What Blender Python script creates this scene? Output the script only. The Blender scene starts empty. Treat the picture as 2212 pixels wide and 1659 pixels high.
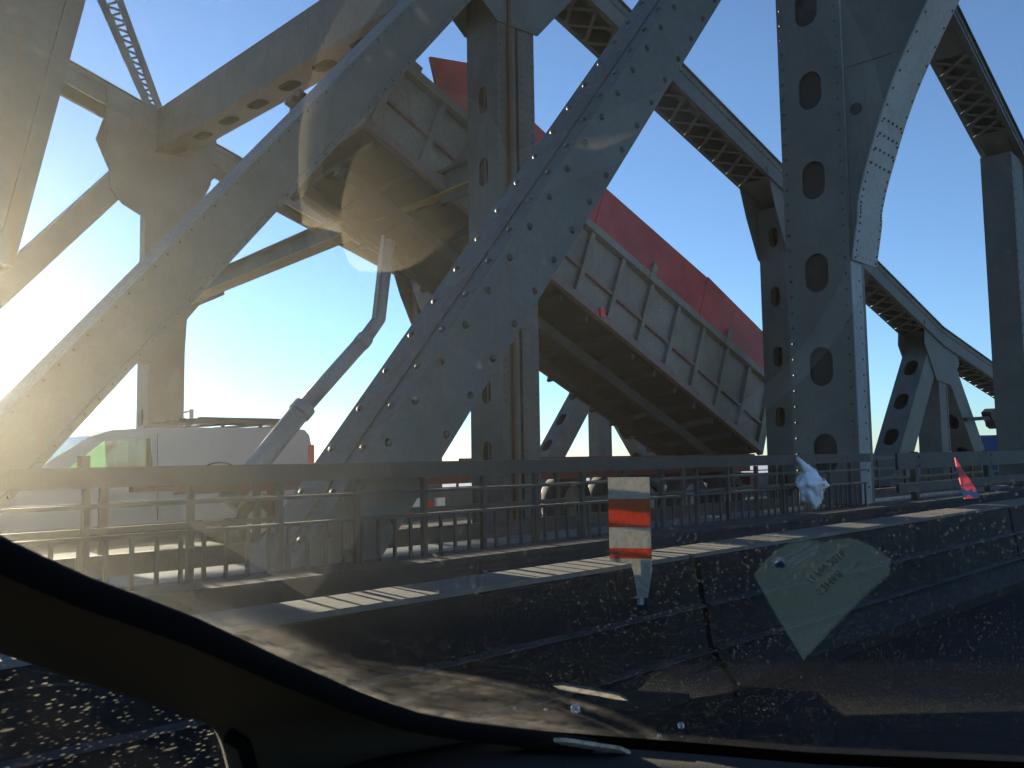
import bpy, bmesh, math, random
from mathutils import Vector, Matrix
from mathutils.geometry import tessellate_polygon
random.seed(7)
S = bpy.context.scene
COL = S.collection
R = math.radians

# ------------------------------------------------------------------ camera
F, CX, CY, H = 1916.0, 1106.0, 829.5, 1.4
PITCH, ROLL = R(4.7), R(0.85)
q = math.sqrt(.5)
fwd = Vector((math.cos(PITCH)*q, math.cos(PITCH)*q, math.sin(PITCH)))
r0 = Vector((q, -q, 0)); u0 = r0.cross(fwd)
rgt = math.cos(ROLL)*r0 - math.sin(ROLL)*u0
upv = math.sin(ROLL)*r0 + math.cos(ROLL)*u0
CAM = Vector((0, 0, H))
cd = bpy.data.cameras.new('camera'); cam = bpy.data.objects.new('camera', cd); COL.objects.link(cam)
cam.matrix_world = Matrix(((rgt.x, upv.x, -fwd.x, 0), (rgt.y, upv.y, -fwd.y, 0), (rgt.z, upv.z, -fwd.z, H), (0, 0, 0, 1)))
cd.sensor_width = 36; cd.lens = 36*F/2212; cd.clip_start = .02; cd.clip_end = 6000
cd.dof.use_dof = True; cd.dof.focus_distance = 12; cd.dof.aperture_fstop = cd.lens/1000/(2*.0007)
S.camera = cam

# ------------------------------------------------------------------ sky, sun, exposure
SUN_AZ, SUN_EL = R(83), R(7)          # azimuth counted from +X towards +Y
w = bpy.data.worlds.new('World'); S.world = w; w.use_nodes = True
nt = w.node_tree; nt.nodes.clear()
out = nt.nodes.new('ShaderNodeOutputWorld'); bg = nt.nodes.new('ShaderNodeBackground'); sk = nt.nodes.new('ShaderNodeTexSky')
sk.sky_type = 'NISHITA'; sk.sun_disc = False; sk.sun_elevation = SUN_EL; sk.sun_rotation = math.pi/2 - SUN_AZ
sk.altitude = 30; sk.air_density = .75; sk.dust_density = .1; sk.ozone_density = 4.0
bg.inputs[1].default_value = .05
hs = nt.nodes.new('ShaderNodeHueSaturation'); hs.inputs['Saturation'].default_value = .88; hs.inputs['Hue'].default_value = .5
nt.links.new(sk.outputs[0], hs.inputs['Color']); nt.links.new(hs.outputs[0], bg.inputs[0]); nt.links.new(bg.outputs[0], out.inputs[0])
sl = bpy.data.lights.new('sun', 'SUN'); sl.energy = 4.3; sl.angle = R(.5); sl.color = (1, .86, .66)
so = bpy.data.objects.new('sun', sl); COL.objects.link(so)
sdir = Vector((math.cos(SUN_AZ)*math.cos(SUN_EL), math.sin(SUN_AZ)*math.cos(SUN_EL), math.sin(SUN_EL)))
so.rotation_euler = sdir.to_track_quat('Z', 'Y').to_euler(); so.location = (0, 0, 40)
S.view_settings.view_transform = 'Standard'; S.view_settings.look = 'None'
S.view_settings.exposure = 2.65; S.view_settings.gamma = 1; S.view_settings.use_curve_mapping = False
S.render.engine = 'CYCLES'; S.cycles.transparent_max_bounces = 24; S.cycles.max_bounces = 8
S.cycles.use_denoising = True; S.cycles.caustics_reflective = False; S.cycles.caustics_refractive = False

# ------------------------------------------------------------------ measuring helpers (picture point -> point on a real plane)
def ray(px, py): return fwd + (px-CX)/F*rgt - (py-CY)/F*upv
def aty(px, py, y): d = ray(px, py); return CAM + d*(y/d.y)
def atx(px, py, x): d = ray(px, py); return CAM + d*(x/d.x)
def atz(px, py, z): d = ray(px, py); return CAM + d*((z-H)/d.z)

# ------------------------------------------------------------------ materials
def newmat(name):
    m = bpy.data.materials.new(name); m.use_nodes = True
    t = m.node_tree; t.nodes.clear()
    o = t.nodes.new('ShaderNodeOutputMaterial')
    return m, t, o
def N(t, typ, **kw):
    n = t.nodes.new(typ)
    for k, v in kw.items():
        if k.startswith('_'): setattr(n, k[1:], v)
        else: n.inputs[k.replace('__', ' ')].default_value = v
    return n
def ramp(t, a, b, lo=0., hi=1.):
    n = t.nodes.new('ShaderNodeMapRange'); n.clamp = True
    n.inputs['From Min'].default_value = a; n.inputs['From Max'].default_value = b
    n.inputs['To Min'].default_value = lo; n.inputs['To Max'].default_value = hi
    return n
def mixc(t, fac, a, b):
    n = t.nodes.new('ShaderNodeMix'); n.data_type = 'RGBA'
    L = t.links.new
    if hasattr(fac, 'links'): L(fac, n.inputs[0])
    else: n.inputs[0].default_value = fac
    for v, i in ((a, 6), (b, 7)):
        if hasattr(v, 'links'): L(v, n.inputs[i])
        else: n.inputs[i].default_value = (*v, 1)
    return n.outputs[2]
def math_(t, op, a, b=0.):
    n = t.nodes.new('ShaderNodeMath'); n.operation = op
    for v, i in ((a, 0), (b, 1)):
        if hasattr(v, 'links'): t.links.new(v, n.inputs[i])
        else: n.inputs[i].default_value = v
    return n.outputs[0]

def paint(name, base, rough=.55, vary=.35, rust=.3, rustcol=(.12, .055, .025), scale=1.0, bump=.15, dirt=(.06, .055, .045), spec=.35, metal=0.):
    """weathered painted surface: broad fading, vertical rust runs, grime and fine relief"""
    m, t, o = newmat(name); L = t.links.new
    g = N(t, 'ShaderNodeNewGeometry'); pos = g.outputs['Position']
    bs = N(t, 'ShaderNodeBsdfPrincipled', Roughness=rough, Metallic=metal)
    bs.inputs['Specular IOR Level'].default_value = spec
    n1 = N(t, 'ShaderNodeTexNoise', Scale=1.3*scale, Detail=6., Roughness=.65); L(pos, n1.inputs['Vector'])
    n2 = N(t, 'ShaderNodeTexNoise', Scale=22*scale, Detail=4., Roughness=.7); L(pos, n2.inputs['Vector'])
    mp = N(t, 'ShaderNodeMapping'); mp.inputs['Scale'].default_value = (7*scale, 7*scale, .55*scale); L(pos, mp.inputs['Vector'])
    n3 = N(t, 'ShaderNodeTexNoise', Scale=1.6, Detail=5., Roughness=.6); L(mp.outputs[0], n3.inputs['Vector'])
    lo = tuple(c*(1-vary) for c in base); hi = tuple(min(1, c*(1+vary*.7)) for c in base)
    r1 = ramp(t, .3, .7); L(n1.outputs[0], r1.inputs[0])
    c = mixc(t, r1.outputs[0], lo, hi)
    r2 = ramp(t, .45, .75, 0, .55); L(n2.outputs[0], r2.inputs[0])
    c = mixc(t, r2.outputs[0], c, tuple(.55*a+.45*b for a, b in zip(base, dirt)))
    r3 = ramp(t, .62-.22*rust, .80-.2*rust, 0, min(1, .35+rust)); L(n3.outputs[0], r3.inputs[0])
    r4 = ramp(t, .35, .65); L(n1.outputs[0], r4.inputs[0])
    f = math_(t, 'MULTIPLY', r3.outputs[0], math_(t, 'ADD', math_(t, 'MULTIPLY', r4.outputs[0], .8), .2))
    c = mixc(t, f, c, rustcol)
    L(c, bs.inputs['Base Color'])
    rr = ramp(t, .3, .7, rough-.1, rough+.2); L(n2.outputs[0], rr.inputs[0]); L(rr.outputs[0], bs.inputs['Roughness'])
    b = N(t, 'ShaderNodeBump', Strength=bump, Distance=.01); L(n2.outputs[0], b.inputs['Height']); L(b.outputs[0], bs.inputs['Normal'])
    L(bs.outputs[0], o.inputs[0])
    return m
def plain(name, base, rough=.5, metal=0., spec=.5, bump=0., bscale=300., vary=0.):
    m, t, o = newmat(name); L = t.links.new
    bs = N(t, 'ShaderNodeBsdfPrincipled', Roughness=rough, Metallic=metal); bs.inputs['Base Color'].default_value = (*base, 1)
    bs.inputs['Specular IOR Level'].default_value = spec
    if bump or vary:
        g = N(t, 'ShaderNodeNewGeometry'); n = N(t, 'ShaderNodeTexNoise', Scale=bscale, Detail=3.); L(g.outputs['Position'], n.inputs['Vector'])
        if bump:
            b = N(t, 'ShaderNodeBump', Strength=bump, Distance=.002); L(n.outputs[0], b.inputs['Height']); L(b.outputs[0], bs.inputs['Normal'])
        if vary:
            r = ramp(t, .35, .65); L(n.outputs[0], r.inputs[0])
            L(mixc(t, r.outputs[0], tuple(c*(1-vary) for c in base), base), bs.inputs['Base Color'])
    L(bs.outputs[0], o.inputs[0]); return m

M = {}
M['steel'] = paint('grey_bridge_paint', (.090, .102, .096), rust=.25, vary=.25)
M['steel_rusty'] = paint('rusty_bridge_paint', (.090, .096, .088), rust=.55, vary=.3)
M['steel_far'] = paint('far_bridge_paint', (.095, .105, .098), rust=.3, vary=.25)
M['steel_skylit'] = paint('skylit_steel_paint', (.24, .265, .265), rust=.08, vary=.18)  # bridge paint lightened to imitate skylight on the outward flanges
M['rust'] = paint('bare_rust', (.10, .055, .03), rust=.6, vary=.4)
M['rivet'] = paint('rivet_paint', (.045, .043, .04), rust=.5, vary=.3)
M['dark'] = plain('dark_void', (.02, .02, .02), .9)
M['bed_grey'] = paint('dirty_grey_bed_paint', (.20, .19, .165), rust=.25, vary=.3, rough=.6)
M['bed_rail'] = paint('bed_rail_paint', (.20, .15, .14), rust=.5, rustcol=(.25, .05, .04), vary=.3)
M['bed_red'] = paint('faded_red_paint', (.36, .048, .062), rust=.35, rustcol=(.16, .035, .04), vary=.4, scale=1.4, rough=.45, dirt=(.25, .08, .08))
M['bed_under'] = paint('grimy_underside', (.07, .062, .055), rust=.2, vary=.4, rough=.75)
M['hoist'] = paint('hoist_steel', (.22, .235, .27), rust=.05, rough=.35, vary=.15)
M['chassis_red'] = paint('chassis_red', (.09, .018, .018), rust=.3, vary=.3)
M['rubber'] = plain('tyre_rubber', (.02, .02, .022), .8)
M['rim'] = plain('wheel_rim', (.3, .3, .3), .4, .6)
M['rail'] = paint('railing_paint', (.034, .038, .037), rust=.3, vary=.25)
M['concrete'] = paint('parapet_concrete', (.042, .043, .041), rust=.1, rustcol=(.04, .035, .03), vary=.35, rough=.8, bump=.3, dirt=(.04, .04, .04))
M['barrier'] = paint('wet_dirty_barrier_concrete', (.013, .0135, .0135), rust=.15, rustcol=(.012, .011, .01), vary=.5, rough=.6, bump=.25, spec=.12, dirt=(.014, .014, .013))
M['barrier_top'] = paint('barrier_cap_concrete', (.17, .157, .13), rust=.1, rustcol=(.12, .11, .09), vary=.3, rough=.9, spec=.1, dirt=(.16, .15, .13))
M['ledge'] = paint('sky_sheen_ledge', (.05, .055, .06), rust=.1, rustcol=(.02, .02, .02), vary=.5, rough=.3, spec=.5)  # paler and bluer than the barrier, imitating sky sheen on its ridges
M['asphalt'] = paint('asphalt', (.020, .021, .021), rust=.1, rustcol=(.02, .02, .02), vary=.4, rough=.8, scale=1.2, bump=.5, spec=.1, dirt=(.035, .035, .035))
M['white_van'] = paint('white_van_paint', (.44, .44, .44), rust=.02, rustcol=(.4, .38, .34), vary=.06, rough=.35, dirt=(.45, .44, .4))
M['van_trim'] = plain('van_trim', (.03, .03, .035), .6)
M['van_dark'] = plain('van_cabin', (.05, .05, .05), .8)
M['lamp_red'] = plain('red_lamp_plastic', (.6, .02, .02), .25)
M['lamp_white'] = plain('white_lamp_plastic', (.8, .8, .75), .25)
M['orange'] = paint('orange_sheeting', (.80, .17, .05), rust=.05, rustcol=(.5, .12, .05), vary=.12, rough=.6, scale=6, dirt=(.5, .14, .06))
M['sheet_white'] = paint('white_sheeting', (.62, .60, .54), rust=.05, rustcol=(.4, .38, .33), vary=.12, rough=.6, scale=6, dirt=(.4, .38, .34))
M['pink'] = paint('pink_sheeting', (.75, .16, .17), rust=.05, rustcol=(.5, .12, .12), vary=.12, rough=.6, scale=5, dirt=(.5, .15, .15))
def sheeting(name, base):
    m, t, o = newmat(name); L = t.links.new
    g = N(t, 'ShaderNodeNewGeometry'); n = N(t, 'ShaderNodeTexNoise', Scale=45., Detail=5., Roughness=.7); L(g.outputs['Position'], n.inputs['Vector'])
    r = ramp(t, .35, .65); L(n.outputs[0], r.inputs[0]); c = mixc(t, r.outputs[0], tuple(x*.72 for x in base), base)
    d = N(t, 'ShaderNodeBsdfDiffuse'); tl = N(t, 'ShaderNodeBsdfTranslucent'); L(c, d.inputs[0]); L(c, tl.inputs[0])
    mx = N(t, 'ShaderNodeMixShader', Fac=.38); L(d.outputs[0], mx.inputs[1]); L(tl.outputs[0], mx.inputs[2]); L(mx.outputs[0], o.inputs[0]); return m
M['orange'] = sheeting('orange_plastic_sheet', (.60, .13, .05)); M['sheet_white'] = sheeting('pale_plastic_sheet', (.50, .47, .40)); M['pink'] = sheeting('pink_plastic_sheet', (.66, .20, .22))
M['scuff'] = plain('blue_scuff', (.10, .16, .28), .7)
M['bag'] = plain('thin_white_plastic', (.70, .73, .78), .35, bump=.4, bscale=40)
M['bag_print'] = plain('printed_ochre', (.45, .2, .05), .5)
M['bark'] = plain('bark', (.055, .042, .035), .9)
M['ice'] = paint('river_ice', (.5, .53, .56), rust=.1, rustcol=(.3, .34, .38), vary=.2, rough=.6, scale=.02)
M['blue_paint'] = plain('blue_vehicle_paint', (.02, .05, .13), .3)
M['sign_black'] = plain('signal_black', (.012, .012, .014), .7)
M['galv'] = paint('galvanised', (.3, .31, .31), rust=.1, vary=.2, rough=.5)
M['trim'] = plain('grey_beige_trim', (.052, .043, .028), .8, spec=.15, bump=.5, bscale=900)
M['tan'] = plain('tan_leather', (.46, .38, .26), .6, bump=.22, bscale=900)
M['seal'] = plain('black_rubber_seal', (.004, .004, .0045), .95, spec=.05)
M['dash'] = plain('dash_plastic', (.022, .020, .018), .75, spec=.2, bump=.8, bscale=700, vary=.4)
M['headliner'] = plain('headliner', (.05, .048, .045), .9)
M['car_paint'] = plain('black_car_paint', (.010, .011, .013), .15)
M['strip'] = plain('plate_strip', (.55, .50, .42), .5, vary=.5, bscale=160)

def glass(name, tint, f0=.08, dirt=0.):
    m, t, o = newmat(name); L = t.links.new
    tr = N(t, 'ShaderNodeBsdfTransparent'); tr.inputs[0].default_value = (*tint, 1)
    gl = N(t, 'ShaderNodeBsdfGlossy', Roughness=.02)
    lw = N(t, 'ShaderNodeLayerWeight', Blend=.25)
    r = ramp(t, 0, 1, f0, .8); L(lw.outputs['Facing'], r.inputs[0])
    mx = N(t, 'ShaderNodeMixShader'); L(r.outputs[0], mx.inputs[0]); L(tr.outputs[0], mx.inputs[1]); L(gl.outputs[0], mx.inputs[2])
    L(mx.outputs[0], o.inputs[0]); return m
M['van_glass'] = glass('green_van_glass', (.55, .70, .60), .10)

# ------------------------------------------------------------------ mesh helpers
def link(name, bm, mat, parent=None, smooth=False, loc=None):
    me = bpy.data.meshes.new(name)
    bmesh.ops.recalc_face_normals(bm, faces=bm.faces[:])
    bm.to_mesh(me); bm.free()
    for mm in (mat if isinstance(mat, (list, tuple)) else [mat]): me.materials.append(mm)
    if smooth: me.polygons.foreach_set('use_smooth', [True]*len(me.polygons))
    ob = bpy.data.objects.new(name, me); COL.objects.link(ob)
    if parent is not None:
        ob.parent = parent
        ob.matrix_parent_inverse = parent.matrix_world.inverted() if parent.type != 'EMPTY' else Matrix.Translation(-parent.location)
    if loc is not None: ob.location = loc
    return ob
def thing(name, label, cat, loc=(0, 0, 0), group=None):
    e = bpy.data.objects.new(name, None); COL.objects.link(e); e.location = loc; e.empty_display_size = .2
    e['label'] = label; e['category'] = cat
    if group: e['group'] = group
    return e
def tag(o, label=None, cat=None, group=None, kind=None):
    if label: o['label'] = label
    if cat: o['category'] = cat
    if group: o['group'] = group
    if kind: o['kind'] = kind
    return o
def box(bm, o, U, V, W, mi=0):
    """box from corner o along three edge vectors"""
    o, U, V, W = map(Vector, (o, U, V, W))
    vs = [bm.verts.new(o + a*U + b*V + c*W) for a in (0, 1) for b in (0, 1) for c in (0, 1)]
    for f in ((0, 1, 3, 2), (4, 6, 7, 5), (0, 4, 5, 1), (2, 3, 7, 6), (0, 2, 6, 4), (1, 5, 7, 3)):
        fc = bm.faces.new([vs[i] for i in f]); fc.material_index = mi
def cbox(bm, c, sx, sy, sz): box(bm, (c[0]-sx/2, c[1]-sy/2, c[2]-sz/2), (sx, 0, 0), (0, sy, 0), (0, 0, sz))
def beam(bm, p0, p1, wid, dep, side):
    """bar from p0 to p1; wid across 'side' direction, dep across the other"""
    p0, p1 = Vector(p0), Vector(p1); u = (p1-p0); un = u.normalized(); s = Vector(side); s = (s - un*s.dot(un)).normalized(); t = un.cross(s)
    box(bm, p0 - s*wid/2 - t*dep/2, u, s*wid, t*dep)
def tube(bm, pts, rad, seg=10, cap=True):
    pts = [Vector(p) for p in pts]; rings = []
    rads = rad if isinstance(rad, (list, tuple)) else [rad]*len(pts)
    for i, p in enumerate(pts):
        a = pts[max(0, i-1)]; b = pts[min(len(pts)-1, i+1)]; d = (b-a).normalized()
        x = d.orthogonal().normalized() if i == 0 else (px - d*px.dot(d)).normalized()
        px = x; y = d.cross(x)
        rings.append([bm.verts.new(p + rads[i]*(math.cos(2*math.pi*k/seg)*x + math.sin(2*math.pi*k/seg)*y)) for k in range(seg)])
    for a, b in zip(rings, rings[1:]):
        for k in range(seg): bm.faces.new((a[k], a[(k+1) % seg], b[(k+1) % seg], b[k]))
    if cap: bm.faces.new(rings[0][::-1]); bm.faces.new(rings[-1])
def prism(bm, pts, ext, holes=()):
    """flat polygon (3D points) with holes, extruded by vector ext"""
    ext = Vector(ext); loops = [[Vector(p) for p in pts]] + [[Vector(p) for p in h] for h in holes]
    flat = [p for l in loops for p in l]
    tris = tessellate_polygon(loops)
    a = [bm.verts.new(p) for p in flat]; b = [bm.verts.new(p+ext) for p in flat]
    for t in tris:
        try: bm.faces.new([a[i] for i in t]); bm.faces.new([b[i] for i in reversed(t)])
        except ValueError: pass
    k = 0
    for l in loops:
        n = len(l)
        for i in range(n):
            j = (i+1) % n
            bm.faces.new((a[k+i], a[k+j], b[k+j], b[k+i]))
        k += n
def stadium(c, U, V, hu, hv, n=8):
    """handhole outline, long axis along U"""
    r = hv; L = hu-hv; pts = []
    for k in range(n+1): t = -math.pi/2 + math.pi*k/n; pts.append(Vector(c) + U*(L + r*math.cos(t)) + V*(r*math.sin(t)))
    for k in range(n+1): t = math.pi/2 + math.pi*k/n; pts.append(Vector(c) + U*(-L + r*math.cos(t)) + V*(r*math.sin(t)))
    return pts
# one rivet head, shared by every rivet
def rivet_mesh():
    bm = bmesh.new(); seg = 8; rings = []
    for lat in (0, 35, 65):
        rings.append([bm.verts.new((math.cos(R(lat))*math.cos(2*math.pi*k/seg), math.cos(R(lat))*math.sin(2*math.pi*k/seg), .8*math.sin(R(lat)))) for k in range(seg)])
    top = bm.verts.new((0, 0, .8))
    for a, b in zip(rings, rings[1:]):
        for k in range(seg): bm.faces.new((a[k], a[(k+1) % seg], b[(k+1) % seg], b[k]))
    for k in range(seg): bm.faces.new((rings[-1][k], rings[-1][(k+1) % seg], top))
    me = bpy.data.meshes.new('rivet'); bm.to_mesh(me); bm.free(); me.materials.append(M['rivet'])
    me.polygons.foreach_set('use_smooth', [True]*len(me.polygons)); return me
RV = rivet_mesh()
def rivet(p, n, parent, r=.022):
    o = bpy.data.objects.new('rivet', RV); COL.objects.link(o)
    o.matrix_world = Matrix.Translation(p) @ Vector(n).to_track_quat('Z', 'Y').to_matrix().to_4x4() @ Matrix.Diagonal((r, r, r, 1))
    mw = o.matrix_world.copy(); o.parent = parent
    o.matrix_parent_inverse = Matrix.Identity(4)
    o.matrix_basis = mw if parent.type == 'MESH' else Matrix.Translation(-parent.location) @ mw
def rivets_row(parent, a, b, n, nrm, r=.022, skip=None):
    a, b = Vector(a), Vector(b)
    for i in range(n):
        if skip and skip(i): continue
        rivet(a.lerp(b, (i+.5)/n), nrm, parent, r)
def rivet_bm(bm, p, n, r):
    x = Vector(n).orthogonal().normalized(); y = Vector(n).cross(x); n = Vector(n)
    ring = [bm.verts.new(Vector(p) + r*(math.cos(2*math.pi*k/6)*x + math.sin(2*math.pi*k/6)*y)) for k in range(6)]
    r2 = [bm.verts.new(Vector(p) + .55*r*n + .7*r*(math.cos(2*math.pi*k/6)*x + math.sin(2*math.pi*k/6)*y)) for k in range(6)]
    for k in range(6): bm.faces.new((ring[k], ring[(k+1) % 6], r2[(k+1) % 6], r2[k]))
    bm.faces.new(r2)

YV = Vector((0, 1, 0)); XV = Vector((1, 0, 0)); ZV = Vector((0, 0, 1))

# ------------------------------------------------------------------ setting: river, road decks
bm = bmesh.new(); box(bm, (-3000, -3000, -22), (6000, 0, 0), (0, 6000, 0), (0, 0, 1)); tag(link('river', bm, M['ice']), kind='structure')
def deck(name, y0, y1):
    bm = bmesh.new(); box(bm, (-60, y0, -.6), (360, 0, 0), (0, y1-y0, 0), (0, 0, .6)); return tag(link(name, bm, M['asphalt']), kind='structure')
deck('road', -8, 5.4); deck('opposite_road', 7.6, 21)

# ------------------------------------------------------------------ near truss of our own bridge
YA = 4.4
nearT = thing('bridge_truss', 'nearest riveted grey steel truss beside the parapet, with broad diagonal and perforated leg', 'bridge truss', (10, 4.8, .8))
def plane_beam(bm, p0, p1, half, y0, y1, t=.02, cover_top=True, cover_bot=True, flange=.09):
    """box girder in the truss plane: p0,p1 = (x,z) centre line, half = half depth in the plane"""
    a = Vector((p0[0], 0, p0[1])); b = Vector((p1[0], 0, p1[1])); u = b-a; un = u.normalized(); n = Vector((-un.z, 0, un.x))
    if n.z < 0: n = -n
    for y in (y0, y1-t): box(bm, a - n*half + YV*y, u, n*2*half, YV*t)
    for s, c in ((1, cover_top), (-1, cover_bot)):
        o = a + n*(half*s) - (n*t if s > 0 else Vector())
        if c: box(bm, o + YV*(y0+t+.001), u, n*t, YV*(y1-y0-2*t-.002))
        if flange:      # edge angles, proud of the web
            box(bm, a + n*(s*half) - n*(flange if s > 0 else 0) + YV*(y0-.014), u, n*flange, YV*.0138)
    return un, n
def m_diag(parent, name, p0, p1, half, y0, y1, mat, **k):
    bm = bmesh.new(); un, n = plane_beam(bm, p0, p1, half, y0, y1, **k); return link(name, bm, mat, parent), un, n
# broad diagonal: near face between two measured edges
aL0, aL1 = Vector((2.24, 0, .30)), Vector((8.2, 0, 7.57)); off = .235
u_ = (aL1-aL0).normalized(); nR = Vector((u_.z, 0, -u_.x))
c0 = aL0 + nR*.235; c1 = aL1 + nR*.235
dg, un, nn = m_diag(nearT, 'diagonal', (c0.x, c0.z), (c1.x, c1.z), .235, YA, YA+.52, M['steel'], flange=0)
Ld = (c1-c0).length
for s in (-1, 1):
    for i in range(24):
        p = c0 + u_*(.25 + i*.34) + nR*(s*.165) + YV*(YA-.001); rivet(p, -YV, dg, .028)
for s in (.09, .43):
    for i in range(24):
        p = c0 - nR*.236 + u_*(.15 + i*.34) + YV*(YA+s); rivet(p, -nR, dg, .026)
# a seam plate along the upper-left cover
bm = bmesh.new(); box(bm, c0 - nR*.2365 + YV*(YA+.17), u_*Ld, -nR*.012, YV*.18); link('cover_strip', bm, M['steel_rusty'], dg)

# perforated leg
LX0, LX1, LY0, LY1, LZ0, LZ1 = 10.02, 10.75, YA, 5.2, .8, 9.2
bm = bmesh.new(); t = .025
box(bm, (LX0, LY1-t, LZ0), (LX1-LX0, 0, 0), (0, t, 0), (0, 0, LZ1-LZ0))
box(bm, (LX0+.28, LY0+.16, LZ0), (LX1-LX0-.28, 0, 0), (0, t, 0), (0, 0, LZ1-LZ0))
box(bm, (LX0+.255, LY0+t+.001, LZ0), (.025, 0, 0), (0, .16-t-.002, 0), (0, 0, LZ1-LZ0))
box(bm, (LX1-t, LY0+.16+t+.001, LZ0), (t, 0, 0), (0, LY1-LY0-.16-2*t-.002, 0), (0, 0, LZ1-LZ0))
holes = []
for px, py in ((1742, 18), (1751, 197), (1759, 390), (1766, 590), (1776, 792), (1785, 980)):
    p = atx(px, py, LX0); holes.append(stadium((LX0-.0, p.y, p.z), ZV, YV, .235, .145))
prism(bm, [(LX0, LY0, LZ0), (LX0, LY1, LZ0), (LX0, LY1, LZ1), (LX0, LY0, LZ1)], (-t, 0, 0), holes)
leg = link('leg', bm, M['steel'], nearT)
bm = bmesh.new(); box(bm, (LX0, LY0, LZ0), (.28, 0, 0), (0, t, 0), (0, 0, LZ1-LZ0)); link('flange_plate', bm, M['steel_skylit'], leg)
bm = bmesh.new(); box(bm, (LX0+.03, LY0+.19, LZ0+.01), (.02, 0, 0), (0, LY1-LY0-.24, 0), (0, 0, LZ1-LZ0-.02)); link('hole_shade_sheet', bm, M['dark'], leg)  # near-black sheet standing in for shade behind the handholes
rivets_row(leg, (LX0-t, LY1-.05, .9), (LX0-t, LY1-.05, 7.4), 34, -XV, .02)
rivets_row(leg, (LX0-t, LY0+.06, .9), (LX0-t, LY0+.06, 7.4), 34, -XV, .014)
rivets_row(leg, (LX0+.2, LY0, .9), (LX0+.2, LY0, 3.5), 14, -YV, .014)
# knee bracket reaching over our road
inner = [Vector((0, y, z)) for y, z in ((4.385, 3.63), (4.30, 4.1), (4.23, 4.36), (4.13, 4.81), (4.02, 5.19), (3.81, 5.63), (3.56, 6.09), (3.30, 6.55), (2.9, 7.1), (2.2, 7.7))]
def smooth(P, k=4):
    o_ = []
    for i in range(len(P)-1):
        a, b, c, d = P[max(0, i-1)], P[i], P[i+1], P[min(len(P)-1, i+2)]
        for j in range(k):
            t = j/k; o_.append(.5*((2*b) + (c-a)*t + (2*a-5*b+4*c-d)*t*t + (3*b-a-3*c+d)*t**3))
    return o_ + [P[-1]]
inner = smooth([inner[0], inner[1], (inner[2]+inner[1])*.5 + Vector((0, .01, .1)), inner[3], inner[5], inner[7], inner[8], inner[9]], 5)
bm = bmesh.new(); prism(bm, [(LX0+.01, p.y, p.z) for p in inner] + [(LX0+.01, 2.2, 9.2), (LX0+.01, 4.385, 9.2)], (.02, 0, 0))
kb = link('knee_bracket', bm, M['steel'], nearT)
bm = bmesh.new()
inn = [Vector((LX0-.02, p.y, p.z)) for p in inner]
for a, b in zip(inn, inn[1:]):
    u = (b-a); n = Vector((0, u.z, -u.y)).normalized()   # towards +Y / down side
    n = -n if n.y > 0 else n
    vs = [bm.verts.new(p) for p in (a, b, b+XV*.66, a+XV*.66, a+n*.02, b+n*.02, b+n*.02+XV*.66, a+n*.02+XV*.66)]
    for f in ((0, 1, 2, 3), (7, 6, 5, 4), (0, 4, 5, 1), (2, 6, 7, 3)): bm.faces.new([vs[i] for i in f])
kf = link('bracket_flange', bm, M['steel_skylit'], kb)
for i in range(len(inn)-2):
    a, b = inn[i], inn[i+1]; u = (b-a); n = Vector((0, u.z, -u.y)).normalized(); n = -n if n.y > 0 else n
    for k in (.5,):
        for dx in (.05, .61): rivet(a.lerp(b, k) + n*.02 + XV*dx, n, kf, .016)
a = inner[14]; b = inner[18]; u = (b-a).normalized(); n = Vector((0, u.z, -u.y)); n = -n if n.y > 0 else n
for r_ in range(4):
    for k in range(5): rivet(Vector((LX0+.06+k*.12, 0, 0)) + a.lerp(b, .1+.27*r_) + n*.021, n, kf, .018)
rivets_row(kf, inner[0] + Vector((LX0+.04, -.021, .06)), inner[0] + Vector((LX0+.62, -.021, .06)), 5, -YV, .018)
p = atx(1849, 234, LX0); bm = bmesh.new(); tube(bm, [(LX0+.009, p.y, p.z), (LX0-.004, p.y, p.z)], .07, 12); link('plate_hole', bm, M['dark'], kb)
bm = bmesh.new(); pa, pb = atx(1828, 143, LX0), atx(1925, 112, LX0); beam(bm, pa, pb, .03, .012, ZV)
link('seam_strip', bm, M['steel'], kb)
bm = bmesh.new(); box(bm, (LX0, -7.5, 8.3), (.6, 0, 0), (0, 9.6, 0), (0, 0, .8)); link('portal_beam', bm, M['steel'], nearT)
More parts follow.
